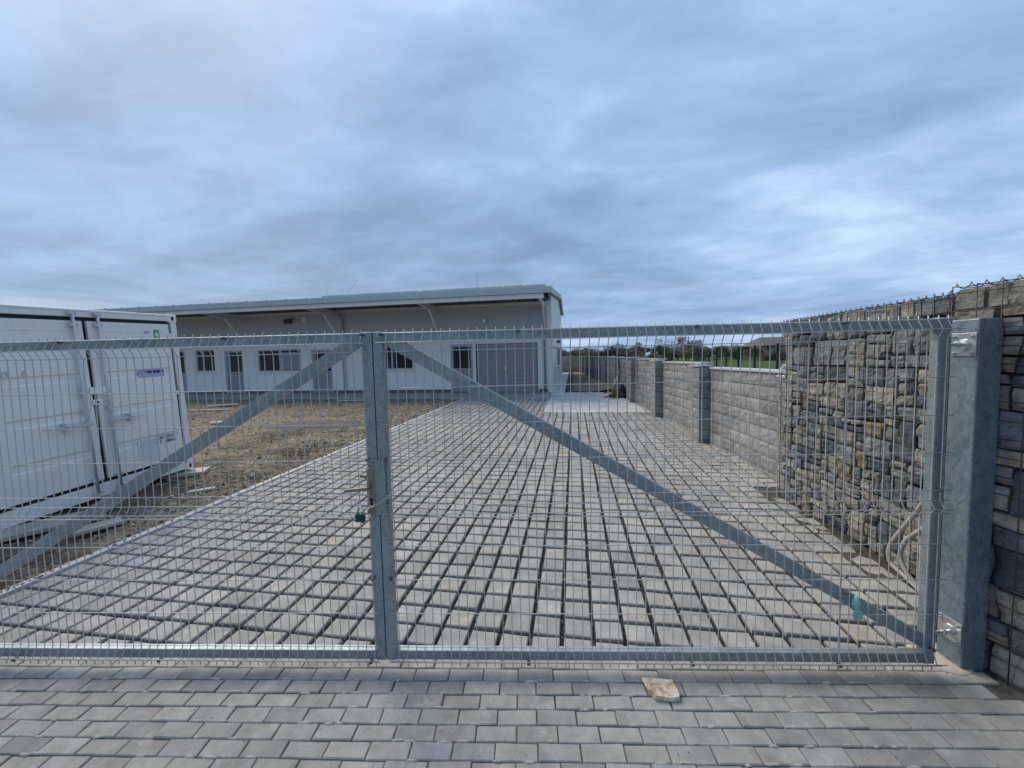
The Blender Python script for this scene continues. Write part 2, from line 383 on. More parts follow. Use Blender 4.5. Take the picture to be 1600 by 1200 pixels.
def _bed(N, b, t):
    v = N.add('ShaderNodeTexVoronoi', {'Vector': t, 'Scale': 170.0}); s = N.add('ShaderNodeSeparateColor', {0: v.outputs['Color']})
    N.set(b, 'Base Color', N.ramp(s.outputs[0], [(0.0, (0.012, 0.0115, 0.012)), (0.6, (0.034, 0.032, 0.033)), (0.9, (0.08, 0.077, 0.077)), (1.0, (0.22, 0.21, 0.20))]))
    bump(N, b, v.outputs['Distance'], 1.0, 0.006)
M['bed'] = mat('dark_joint_gravel', _bed, 0.8, 0, 0.3)
def _sand(N, b, t):
    n = N.noise(t, 3.0, 6, 0.7)
    N.set(b, 'Base Color', N.ramp(n, [(0.38, (0.06, 0.058, 0.055)), (0.52, (0.17, 0.16, 0.145)), (0.62, (0.36, 0.33, 0.29))]))
    bump(N, b, N.noise(t, 90, 4), 0.6, 0.005)
M['sand'] = mat('joint_sand', _sand, 0.95, 0, 0.2)
def _heap(N, b, t):
    n = N.noise(t, 8, 7, 0.7); n3 = N.noise(t, 50, 4, 0.7)
    c = N.ramp(n, [(0.3, (0.085, 0.08, 0.08)), (0.55, (0.17, 0.16, 0.155)), (0.75, (0.29, 0.27, 0.25))])
    N.set(b, 'Base Color', N.mix(1.0, c, N.ramp(n3, [(0.25, 0.6), (0.75, 1.3)]), 'MULTIPLY'))
    bump(N, b, N.math('ADD', n, n3), 0.9, 0.03)
M['heap'] = mat('grey_gravel_heap', _heap, 0.95, 0, 0.2)
def _verge(N, b, t):
    n = N.noise(t, 5, 7, 0.7); n3 = N.noise(t, 60, 4, 0.7)
    c = N.ramp(n, [(0.3, (0.06, 0.055, 0.042)), (0.5, (0.115, 0.105, 0.08)), (0.7, (0.19, 0.175, 0.145))])
    c = N.mix(N.ramp(N.noise(t, 2.2, 5), [(0.55, 0.0), (0.68, 0.6)]), c, (0.075, 0.082, 0.035))
    N.set(b, 'Base Color', N.mix(1.0, c, N.ramp(n3, [(0.25, 0.6), (0.75, 1.3)]), 'MULTIPLY'))
    bump(N, b, N.math('ADD', n, n3), 0.9, 0.03)
M['verge'] = mat('mossy_gravel_verge', _verge, 0.95, 0, 0.2)
def _rock(N, b, t):
    n = N.noise(t, 16, 7, 0.65, 0.6)
    c = N.ramp(n, [(0.32, (0.30, 0.17, 0.085)), (0.43, (0.52, 0.38, 0.24)), (0.55, (0.72, 0.64, 0.50)), (0.7, (0.80, 0.76, 0.66))])
    N.set(b, 'Base Color', c); bump(N, b, N.noise(t, 40, 8, 0.7), 0.9, 0.012)
M['rock'] = mat('cream_quartz_rock', _rock, 0.8, 0, 0.3)

# ------------------------------------------------------------------ ground
ys = [-60, -20, -8, -3, -1, 0, 1, 2.1, 4, 8, 12, 16, 20, 26, 34, 50, 80, 130, 200, 400, 900, 1800]
xs = [-1500, -500, -150, -60, -30, -15, -8, -4, 0, 3, 6, 12, 30, 80, 200, 500, 1500]
mb = MB(); mb.grid([[(x, y, g(max(y, -8)) - 0.09) for x in xs] for y in ys])
tag(mb.build('field', M['field']), kind='structure')

WX = lambda y: 2.58 - 0.0725*(y - 4.85)            # face of the piers on the right
GA = R(7.0); GD = 2.088
gu = Vector((math.cos(GA), math.sin(GA))); gn = Vector((-math.sin(GA), math.cos(GA)))
def gate_y(x, d=0.0):                                # Y of the gate line at X
    return (GD + d + math.sin(GA)*x)/math.cos(GA)

# driveway bed and pavers
mb = MB()
for a, b in ((1.0, 8), (8, 15.4)):
    mb.grid([[(x, y, g(y) - 0.017) for x in (-4.55, 0, 2.9)] for y in (a, (a+b)/2, b)])
tag(mb.build('driveway_bed', M['bed']), kind='structure')

def paver(mb, c, ux, uy, hx, hy, top, ch=0.006, depth=0.05, jig=0.002):
    """chamfered stone: c centre on plan, ux/uy unit axes, hx/hy half sizes"""
    ta, tb = random.uniform(-jig, jig), random.uniform(-jig, jig)
    n = len(mb.v)
    ux3 = Vector((ux[0], ux[1], 0)); uy3 = Vector((uy[0], uy[1], 0))
    hz = random.uniform(-jig, jig)
    for (kx, ky, dz) in ((hx-ch, hy-ch, 0), (hx, hy, -ch), (hx, hy, -depth)):
        for sx_, sy_ in ((-1,-1),(1,-1),(1,1),(-1,1)):
            p = Vector((c[0], c[1], 0)) + ux3*kx*sx_ + uy3*ky*sy_
            z = top(p.y) + dz + hz + (ta*sx_ + tb*sy_)*(1 if dz > -0.03 else 0)
            mb.v.append((p.x, p.y, z))
    mb.f.append((n, n+1, n+2, n+3)); mb.m.append(0)
    for r_ in (0, 4):
        for k in range(4):
            k2 = (k+1) % 4
            mb.f.append((n+r_+k, n+r_+4+k, n+r_+4+k2, n+r_+k2)); mb.m.append(0)

mb = MB()
PX, PY, X0 = 0.20, 0.187, -0.095
y = 1.36
while y < 15.3:
    for k in range(-22, 14):
        xa = X0 + PX*k
        cx = xa + PX/2
        ylo = max(y - PY/2 + 0.0125, gate_y(cx, 0.145)); yhi = y + PY/2 - 0.0125
        if yhi - ylo < 0.035: continue
        if cx + 0.1 > WX(y) + (0.42 if y > 5.3 else -0.06): continue
        if y > 11.66 and cx > -0.93: continue
        j = random.uniform(-0.003, 0.003)
        paver(mb, (cx + j, (ylo + yhi)/2 + random.uniform(-0.003, 0.003)), (1, 0), (0, 1), 0.0865 - random.uniform(0, 0.003), (yhi - ylo)/2 - random.uniform(0, 0.003), lambda q: g(q) + 0.008, 0.006, 0.05, 0.003)
    y += PY
tag(mb.build('driveway', M['paver'], fix=False), kind='structure')
# loose grit lying in the open joints
mb = MB()
for i in range(15000):
    y = 2.0 + 5.5*random.random()**1.7
    if random.random() < 0.62: x = X0 + PX*random.randint(-21, 13) + random.gauss(0, 0.006)
    else:
        x = random.uniform(-4.4, 2.4); y = 1.36 - PY/2 + PY*round((y - 1.36 + PY/2)/PY) + random.gauss(0, 0.005)
    if y < gate_y(x, 0.03) or x > WX(y) - 0.1: continue
    r = random.uniform(0.002, 0.006)
    c = Vector((x, y, g(y) - 0.015 + r*0.6)); a = random.random()*6.28
    p = [c + Vector((math.cos(a+k*2.094)*r, math.sin(a+k*2.094)*r, -r*0.6)) for k in range(3)] + [c + Vector((0, 0, r))]
    n = len(mb.v); mb.v += [tuple(q) for q in p]
    for f in ((0,1,3),(1,2,3),(2,0,3)): mb.f.append(tuple(n+q for q in f)); mb.m.append(0)
tag(mb.build('joint_gravel', M['grit'], fix=False), kind='stuff')

# pale closed paving beyond
mb = MB()
mb2 = MB(); mb2.grid([[(x, y, g(y) - 0.004) for x in (-0.93, 2.4)] for y in (11.60, 14.5, 17.28)])
tag(mb2.build('pale_paving_bed', M['apron']), kind='structure')
y = 11.7
while y < 17.2:
    x = -0.83
    while x < WX(y) + 0.1:
        paver(mb, (x, y), (1, 0), (0, 1), 0.097, 0.097, lambda q: g(q) + 0.012, 0.004, 0.02, 0.001); x += 0.2
    y += 0.2
tag(mb.build('pale_paving', M['paver_light'], fix=False), kind='structure')

# apron along the building
mb = MB(); kW = -0.025
A = lambda x: 15.22 - 0.0385*(x + 4.5) if x < -4.5 else 15.22
W_ = lambda x: 17.38 + kW*x
for xa in range(-31, 0):
    x = xa
    for r_ in range(2):
        x1 = x + 0.5; 
        y = A(x+0.25) + 0.0
        while y < W_(x) - 0.0:
            x1c = min(x1, -0.93) if y < W_(x) else x1
            paver(mb, ((x + x1)/2, y + 0.15), (1, 0), (0, 1), 0.246, 0.147, lambda q: g(q) + 0.010, 0.004, 0.04, 0.001)
            y += 0.3
        x = x1
        if x >= -0.95: break
tag(mb.build('apron_paving', M['apron'], fix=False), kind='structure')
mb = MB(); mb.grid([[(x, y, g(y) - 0.006) for x in (-31, -15, -0.4)] for y in (15.0, 17.0, 18.6)])
mb.v = [(x, max(y, A(x)), g(max(y, A(x))) - 0.006) for (x, y, z) in mb.v]
tag(mb.build('apron_bed', M['plinth']), kind='structure')
# path along the gable, dark strip and rear verge
mb = MB()
y = 17.45
while y < 33.0:
    for x in (-0.85, -0.55): paver(mb, (x, y), (1, 0), (0, 1), 0.148, 0.147, lambda q: g(q) + 0.02, 0.004, 0.05, 0.001)
    y += 0.3
tag(mb.build('gable_path', M['paver_light'], fix=False), kind='structure')
mb = MB(); mb.grid([[(x, y, g(y) + 0.008) for x in (-0.40, -0.02)] for y in (17.30, 24, 33.4)])
tag(mb.build('gravel_strip', M['bed']), kind='structure')
mb = MB(); mb.grid([[(x, y, g(y) + 0.03 + 0.05*noise.noise((x*1.3, y*0.9, 5)) + 0.1*max(0, x-0.6)) for x in [-0.02 + 0.2*i for i in range(14)]] for y in [17.3 + 0.5*j for j in range(33)]])
mb.build('rear_verge', M['soil'], smooth=True)['kind'] = 'structure'

# kerb along the left edge
mb = MB()
for i in range(14):
    y0, y1 = 1.5 + i, 2.5 + i - 0.008
    xa = lambda yy: -4.615 + 0.008*(yy - 2.3)
    mb.hexa([(xa(y0), y0, g(y0)-0.15), (xa(y0)+0.09, y0, g(y0)-0.15), (xa(y1)+0.09, y1, g(y1)-0.15), (xa(y1), y1, g(y1)-0.15),
             (xa(y0), y0, g(y0)+0.022), (xa(y0)+0.09, y0, g(y0)+0.022), (xa(y1)+0.09, y1, g(y1)+0.022), (xa(y1), y1, g(y1)+0.022)])
tag(mb.build('kerb', M['kerb'], bevel=0.006), kind='structure')

# soil yard on the left
def soil_z(x, y):
    z = g(y) - 0.02 + 0.045*noise.noise((x*0.8, y*0.8, 1.0)) + 0.03*noise.noise((x*2.7, y*2.7, 4.0)) + 0.014*noise.noise((x*8, y*8, 2.0))
    e = min(1.0, max(0.0, (-4.6 - x)/0.5)); e2 = min(1.0, max(0.0, (A(x) - y)/0.6))
    return z*min(e, e2) + (g(y) - 0.015)*(1 - min(e, e2))
gx = [-60, -50, -40, -34, -30] + [-28 + 0.5*i for i in range(30)] + [-13 + 0.125*i for i in range(68)]
gx = [x for x in gx if x < -4.62] + [-4.6]
gy = [-6, -4, -2, -1, 0] + [0.5 + 0.125*j for j in range(70)] + [9.3 + 0.3*j for j in range(22)]
mb = MB(); mb.grid([[(x, min(y, A(x) - 0.02), soil_z(x, min(y, A(x) - 0.02))) for x in gx] for y in gy])
mb.build('soil_yard', M['soil'], smooth=True)['kind'] = 'structure'
mb = MB()
for i in range(26000):
    y = 1.5 + 13.5*random.random()**1.3; x = -4.62 - 13*random.random()**1.5
    if y > A(x) - 0.03 or noise.noise((x*0.7, y*0.7, 9)) < random.uniform(-0.25, 0.5) - 0.03*y: continue
    L = random.uniform(0.02, 0.09)*(1 + y*0.05); wd = random.uniform(0.002, 0.006)*(1 + y*0.09); a = random.random()*6.28
    c = Vector((x, y, soil_z(x, y) + random.uniform(0.004, 0.02))); d = Vector((math.cos(a), math.sin(a), random.uniform(-0.25, 0.25)))*L/2; q = Vector((-math.sin(a), math.cos(a), 0.3))*wd
    mb.quad(c-d-q, c+d-q, c+d+q, c-d+q)
tag(mb.build('straw_litter', M['straw'], fix=False), kind='stuff')
mb = MB()
for i in range(7000):
    y = 1.5 + 13.5*random.random()**1.4; x = (-4.66 - 11*random.random()**1.5) if i % 25 else -4.54 - abs(random.gauss(0, 0.06))
    if y > A(x) - 0.05: continue
    r = random.uniform(0.006, 0.028)*(1 if random.random() < 0.93 else 1.9); c = Vector((x, y, (soil_z(x, y) if x < -4.62 else g(y) + 0.022) + r*0.2)); n = len(mb.v); a = random.random()*6
    if x > -4.62: r *= 0.5
    for k in range(5):
        rr = r*random.uniform(0.7, 1.25); mb.v.append((c.x + math.cos(a+k*1.2566)*rr, c.y + math.sin(a+k*1.2566)*rr, c.z - r*0.4))
    for k in range(5):
        rr = r*random.uniform(0.4, 0.7); mb.v.append((c.x + math.cos(a+k*1.2566)*rr, c.y + math.sin(a+k*1.2566)*rr, c.z + r*random.uniform(0.3, 0.6)))
    for k in range(5):
        k2 = (k+1) % 5; mb.f.append((n+k, n+k2, n+5+k2, n+5+k)); mb.m.append(0)
    mb.f.append((n+5, n+6, n+7, n+8, n+9)); mb.m.append(0)
tag(mb.build('soil_clods', M['clod'], fix=False), kind='stuff')
mb = MB()
for (cx, cy, n_, rr, hh) in ((-5.25, 6.7, 420, 0.35, 0.09), (-5.0, 5.0, 160, 0.3, 0.06), (-6.9, 8.4, 200, 0.5, 0.07), (0.8, 20.0, 200, 0.7, 0.12), (2.45, 4.3, 60, 0.07, 0.035), (2.5, 3.7, 50, 0.06, 0.035)):
    for i in range(n_):
        x = cx + random.gauss(0, rr*0.6); y = cy + random.gauss(0, rr if cx < 2 else 0.35); z = soil_z(x, y) if x < -4.6 else g(y) + 0.01
        if x < -4.55 or x > -0.1:
            a = random.random()*6.28; h = hh*random.uniform(0.5, 1.3); l = Vector((random.gauss(0, 0.4), random.gauss(0, 0.4), 1))*h; q = Vector((math.cos(a), math.sin(a), 0))*0.004
            c = Vector((x, y, z)); n = len(mb.v); mb.v += [tuple(c-q), tuple(c+q), tuple(c+l)]; mb.f.append((n, n+1, n+2)); mb.m.append(0)
tag(mb.build('grass_tufts', M['grass'], fix=False), kind='stuff')

mb = MB()
rows = []
for j in range(15):
    row = []
    for i in range(27):
        u = -1 + 2*i/26; v = -1 + 2*j/14; rr = math.hypot(u, v) + 0.25*noise.noise((u*2, v*2, 3))
        x = -7.0 + 1.55*u; y = 9.5 + 0.8*v; row.append((x, y, soil_z(x, y) - 0.02 + 0.11*max(0.0, 1 - rr**2) + 0.02*noise.noise((x*7, y*7, 1))*(rr < 1)))
    rows.append(row)
mb.grid(rows)
tag(mb.build('gravel_heap', M['heap'], smooth=True), 'low grey heap of gravel on the soil left of the drive', 'gravel heap')
# mossy strip between paving and the stone wall
mb = MB()
mb.grid([[(x, y, g(y) + 0.004 + 0.014*noise.noise((x*9, y*5, 3)) + 0.05*max(0, x-2.45)) for x in [2.28 + 0.05*i for i in range(9)]] for y in [2.35 + 0.12*j for j in range(26)]])
mb.build('verge', M['verge'], smooth=True)['kind'] = 'structure'

# forecourt outside the gate
mb = MB(); 
mb.grid([[tuple((gu*s + gn*(GD + d)).to_3d() + Vector((0, 0, g((gu*s + gn*(GD+d)).y) - 0.006))) for s in (-9, -4, 0, 2.9)] for d in (-6, -3, -1, 0.155)])
tag(mb.build('forecourt_bed', M['sand']), kind='structure')
mb = MB(); PL, PW = 0.199, 0.085
for r_ in range(-1, 42):
    d = 0.0 - PW*r_
    off = PL/2*(r_ % 2) + 0.02
    for k in range(-38, 16):
        s = k*PL + off
        c = gu*s + gn*(GD + d)
        if s > 2.34 + 0.36*max(0, -d) and s > 2.42 + 0.45*max(0.0, -d): continue
        paver(mb, (c.x, c.y), gu, gn, PL/2 - random.uniform(0.0012, 0.0042), PW/2 - random.uniform(0.0012, 0.0034), lambda q: g(q) + 0.004, 0.004, 0.03, 0.0026)
tag(mb.build('forecourt', M['paver_out'], fix=False), kind='structure')

mb = MB(); random.seed(3)
for i in range(560):
    r_ = random.randint(1, 26); s = random.uniform(-3.6, 1.9); d = -PW*r_ + PW/2
    L = random.uniform(0.010, 0.040); c = gu*s + gn*(GD + d + random.uniform(-0.003, 0.006)); n = len(mb.v); z0 = g(c.y)
    k = 9
    for (q, hz) in ((1.0, 0.003), (0.6, 0.0085)):
        for j in range(k):
            t = 6.283*j/k; rr = q*random.uniform(0.8, 1.2); p = c + gu*L*rr*math.cos(t) + gn*0.0075*rr*math.sin(t); mb.v.append((p.x, p.y, z0 + hz))
    for j in range(k):
        j2 = (j+1) % k; mb.f.append((n+j, n+j2, n+k+j2, n+k+j)); mb.m.append(0)
    mb.f.append(tuple(n+k+j for j in range(k))); mb.m.append(0)
for i in range(260):
    s = random.uniform(-3.4, 2.1); d = -random.uniform(0.0, 1.6); c = gu*s + gn*(GD + d); r = random.uniform(0.0015, 0.005)*(1.6 if random.random() < 0.06 else 1)
    n = len(mb.v); a0 = random.random()*6
    for k in range(5): mb.v.append((c.x + math.cos(a0+k*1.2566)*r*random.uniform(.7, 1.2), c.y + math.sin(a0+k*1.2566)*r*random.uniform(.7, 1.2), g(c.y) + 0.004))
    mb.v.append((c.x, c.y, g(c.y) + 0.005 + r))
    for k in range(5): mb.f.append((n+k, n+(k+1) % 5, n+5)); mb.m.append(0)
tag(mb.build('joint_sand', M['crumb'], fix=False), kind='stuff')

# ------------------------------------------------------------------ gate
RZ = (0, 0, GA)
def gpt(s, d, z=0.0):
    p = gu*s + gn*(GD + d); return Vector((p.x, p.y, z))
FD0, FD1 = 0.012, 0.057       # frame depth range behind the wire mesh
def wire_mesh(s0, s1, nspace, s_first, end_over):
    mb = MB(); rw = 0.0026
    zt = 1.982
    # vertical profile (d, z)
    prof = [(0, zt), (0, 1.958), (-0.026, 1.910), (0, 1.862), (0, 1.06), (0, 1.004), (-0.026, 0.963), (0, 0.932), (0, 0.18), (0, 0.165), (-0.026, 0.105), (0, 0.075), (0, 0.052)]
    s = s_first
    while s < s1 + 1e-4:
        if s >= s0 - 1e-4:
            jig = random.uniform(-0.0012, 0.0012)
            mb.tube([(s + jig, d - rw, z) for d, z in prof], rw, 5)
        s += 0.05
    for z, d in ((1.962, 0), (1.910, -0.026), (1.862, 0), (1.662, 0), (1.461, 0), (1.261, 0), (1.06, 0), (1.004, 0), (0.963, -0.026), (0.932, 0), (0.766, 0), (0.569, 0), (0.371, 0), (0.172, 0), (0.105, -0.026), (0.078, 0)):
        n = 12
        mb.tube([(s0 - 0.012 + (s1 - s0 + 0.024)*i/n, d - rw*2.6, z + random.uniform(-0.0012, 0.0012)) for i in range(n+1)], rw, 5)
    return mb
def clamp_part(parent, s, z):
    mb = MB(); mb.box(s-0.009, s+0.009, -0.010, 0.0115, z-0.007, z+0.007); mb.cyl((s, -0.016, z), (s, -0.010, z), 0.006, 6)
    mb.build('clamp', M['darkbolt'], parent, bevel=0.0015)

def leaf(name, label, sa, sb, flip):
    """sa..sb frame range; flip: hinge on the left"""
    t = thing(name, label, 'gate', gpt(0, 0), RZ, 'swing gate leaves')
    zt0, zt1 = 1.913, 1.968; zb0, zb1 = 0.080, 0.135; sw = 0.056
    mb = MB(); mb.box(sa + sw, sb - sw, FD0, FD1, zt0, zt1); mb.build('top_rail', M['galv'], t, bevel=0.004)
    mb = MB(); mb.box(sa + sw, sb - sw, FD0, FD1, zb0, zb1); mb.build('bottom_rail', M['galv'], t, bevel=0.004)
    for x0 in (sa, sb - sw):
        mb = MB(); mb.box(x0, x0 + sw, FD0 - 0.0015, FD1 + 0.0015, zb0 - 0.004, zt1 + 0.004); mb.build('stile', M['galv'], t, bevel=0.004)
    hi, lo = (sb - sw, sa + sw) if flip else (sa + sw, sb - sw)
    # brace from the lock corner at the top to the hinge corner at the bottom
    mb = MB(); k = 1 if lo > hi else -1
    w2 = 0.083
    mb.prism([(hi, 0.018, zt0), (hi + k*0.117, 0.018, zt0), (lo, 0.018, 0.243), (lo, 0.018, 0.160), (hi, 0.018, zt0 - 0.010)], (0, 0.034, 0))
    mb.build('brace', M['galv'], t, bevel=0.003)
    return t

# right leaf
gr = leaf('swing_gate', 'galvanised right gate leaf with its brace falling to the thick gate post', -0.843, 2.217, False)
wire_mesh(-0.80, 2.225, 0, -0.81 + 0.05, 0).build('wire_mesh', M['wire'], gr, smooth=True)
for s, z in ((-0.793, 1.958), (-0.04, 1.958), (0.91, 1.958), (1.68, 1.958), (-0.793, 1.262), (-0.793, 0.571), (0.90, 0.075), (1.70, 0.075), (-0.02, 0.075), (2.19, 1.06), (2.19, 0.17), (1.72, 0.49)):
    clamp_part(gr, s, z)
# panel joint: a second wire beside the first
mb = MB(); mb.tube([(1.693, -0.003, z) for z in (1.985, 1.4, 0.7, 0.055)], 0.0026, 5); mb.build('joint_wire', M['wire'], gr)
mb = MB()      # folded cover over the lock slot
mb.box(-0.868, -0.800, -0.004, 0.0095, 0.945, 1.262); mb.box(-0.868, -0.862, -0.012, -0.004, 0.95, 1.257)
mb.build('strike_cover', M['galv'], gr, bevel=0.003)
mb = MB()
for (cs, cz, rw_, rh_, ph) in ((1.786, 0.425, 0.024, 0.040, 0.3), (1.796, 0.355, 0.027, 0.034, 2.0)):
    rows = []
    for a in range(7):
        row = []
        for b in range(15):
            th_ = math.pi*a/6; f_ = 2*math.pi*b/14; k_ = 1 + 0.35*noise.noise((cs*40 + math.cos(f_)*1.5, a*0.7, ph + math.sin(f_)*1.5))
            row.append((cs + rw_*k_*math.sin(th_)*math.cos(f_), 0.012 - 0.010*math.cos(th_)*k_, cz + rh_*k_*math.sin(th_)*math.sin(f_)))
        rows.append(row)
    mb.grid(rows)
mb.build('tape', M['tape'], gr, smooth=True)
for zc in (1.83, 0.205):
    mb = MB(); mb.cyl((2.215, 0.075, zc), (2.405, 0.100, zc), 0.009, 10)
    for q in (2.262, 2.33): mb.cyl((q, 0.081 + (q-2.262)*0.1, zc), (q + 0.014, 0.083 + (q-2.262)*0.1, zc), 0.019, 6)
    mb.box(2.217, 2.252, 0.058, 0.098, zc - 0.026, zc + 0.026)
    mb.build('hinge_bolt', M['bolt'], gr, bevel=0.002)

# left leaf
gl = leaf('swing_gate', 'galvanised left gate leaf with door lock, lever handle and brace rising to the centre', -3.905, -0.847, True)
wire_mesh(-3.94, -0.885, 0, -3.95, 0).build('wire_mesh', M['wire'], gl, smooth=True)
for s, z in ((-3.4, 1.958), (-2.63, 1.958), (-1.68, 1.958), (-0.897, 1.958), (-0.897, 1.262), (-0.897, 0.571), (-0.93, 0.075), (-2.2, 0.075), (-3.1, 0.075), (-2.05, 1.06)):
    clamp_part(gl, s, z)
lk = MB(); lk.box(-0.908, -0.870, -0.003, 0.0095, 0.955, 1.215)
lko = lk.build('lock_case', M['lock'], gl, bevel=0.003)
mb = MB(); mb.cyl((-0.884, -0.0065, 1.035), (-0.884, -0.0025, 1.035), 0.0095, 12); mb.box(-0.8885, -0.8795, -0.0065, -0.0025, 1.005, 1.035); mb.build('keyhole', M['black'], lko)
mb = MB(); mb.cyl((-0.889, -0.004, 1.108), (-0.889, -0.048, 1.108), 0.009, 10); mb.bar((-0.882, -0.05, 1.112), (-1.012, -0.05, 1.101), 0.011, 0.020); mb.build('handle', M['lock'], lko, bevel=0.003)
mb = MB(); mb.cyl((-0.889, 0.058, 1.12), (-0.889, 0.10, 1.12), 0.009, 10); mb.bar((-0.882, 0.10, 1.122), (-0.99, 0.10, 1.14), 0.011, 0.020); mb.build('handle', M['lock'], lko, bevel=0.003)

# chain and padlock
def smooth_path(ctrl, n):
    P = [Vector(c) for c in ctrl]; L = len(P); out_ = []
    for i in range(L):
        p0, p1, p2, p3 = P[(i-1) % L], P[i], P[(i+1) % L], P[(i+2) % L]
        for k in range(n):
            t = k/n
            out_.append(0.5*((2*p1) + (p2-p0)*t + (2*p0-5*p1+4*p2-p3)*t*t + (3*p1-p0-3*p2+p3)*t**3))
    return out_
ch = smooth_path([(-0.940, -0.024, 1.000), (-0.900, -0.030, 0.995), (-0.855, -0.034, 1.012), (-0.80, -0.032, 1.045), (-0.748, -0.018, 1.078), (-0.738, 0.03, 1.082), (-0.79, 0.075, 1.062), (-0.90, 0.080, 1.058), (-0.948, 0.05, 1.065), (-0.972, -0.012, 1.04)], 30)
cum = [0]
for i in range(len(ch)): cum.append(cum[-1] + (ch[(i+1) % len(ch)] - ch[i]).length)
pitch = 0.0145; nl = int(cum[-1]/pitch); mb = MB()
def at(dist):
    dist %= cum[-1]
    for i in range(len(ch)):
        if cum[i+1] >= dist: return ch[i].lerp(ch[(i+1) % len(ch)], (dist-cum[i])/max(1e-9, cum[i+1]-cum[i]))
for i in range(nl):
    a = at(i*cum[-1]/nl); b = at(i*cum[-1]/nl + 0.012); c = (a+b)/2; d = (b-a).normalized()
    u = d.orthogonal().normalized(); u2 = d.cross(u); q = math.pi/4 + (math.pi/2 if i % 2 else 0); sd_ = u*math.cos(q) + u2*math.sin(q)
    mb.tube([c + d*0.0098*math.cos(t)*(1.0) + sd_*0.0058*math.sin(t) for t in [2*math.pi*k/10 for k in range(10)]], 0.0019, 5, closed=True)
cho = mb.build('chain', M['chain'], smooth=True)
cho.location = gpt(0, 0); cho.rotation_euler = RZ
tag(cho, 'bright steel chain looped round the two middle gate uprights', 'chain')
pl = thing('padlock', 'dark green padlock hanging from the chain on the gate', 'padlock', gpt(-0.942, -0.026, 0.917), (0, R(2), GA))
mb = MB(); mb.box(-0.026, 0.026, -0.011, 0.011, 0, 0.048); mb.build('body', M['padlock'], pl, bevel=0.004)
mb = MB(); mb.tube([(-0.016, 0, 0.046), (-0.016, 0, 0.07)] + [(-0.016*math.cos(t), 0, 0.07 + 0.016*math.sin(t)) for t in [math.pi*k/8 for k in range(1, 8)]] + [(0.016, 0, 0.07), (0.016, 0, 0.046)], 0.0042, 8); mb.build('shackle', M['chain'], pl, smooth=True)
mb = MB(); mb.cyl((0.014, 0, -0.006), (0.014, 0, 0.001), 0.006, 10); mb.build('key_plug', M['black'], pl)

# gate post
gp = thing('gate_post', 'thick square galvanised gate post beside the gabion wall', 'post', gpt(2.403, 0.05, 0), RZ)
mb = MB(); mb.box(0, 0.128, 0, 0.135, -0.3, 1.968); mb.build('post_tube', M['galvpost'], gp, bevel=0.007)
mb = MB(); mb.cyl((0.03, -0.06, -0.06), (0.03, -0.06, -0.055), 0.01, 8)
mb = MB()
P = [(-0.15, 0.02), (-0.05, -0.045), (0.03, -0.03), (0.10, 0.02), (0.10, 0.2), (-0.12, 0.2)]
mb.prism([(x, y, -0.2) for x, y in P], (0, 0, 0.216)); 
mb.build('concrete_base', M['concrete'], gp, bevel=0.012)
for zc in (1.83, 0.205):
    mb = MB(); mb.box(-0.0062, -0.0002, 0.004, 0.126, zc - 0.062, zc + 0.062)
    hp = mb.build('hinge_plate', M['bolt'], gp, bevel=0.001)
    for a in (0.022, 0.108):
        for b in (-0.046, 0.046):
            mb = MB(); mb.cyl((-0.006, a, zc + b), (-0.0155, a, zc + b), 0.0095, 6); mb.cyl((-0.0155, a, zc+b), (-0.021, a, zc+b), 0.0045, 8); mb.build('bolt', M['bolt'], hp)
    mb = MB(); mb.tube([(-0.006, 0.060, zc), (-0.018, 0.060, zc), (-0.022, 0.060, zc)], [0.031, 0.028, 0.012], 14); mb.build('washer', M['bolt'], hp)

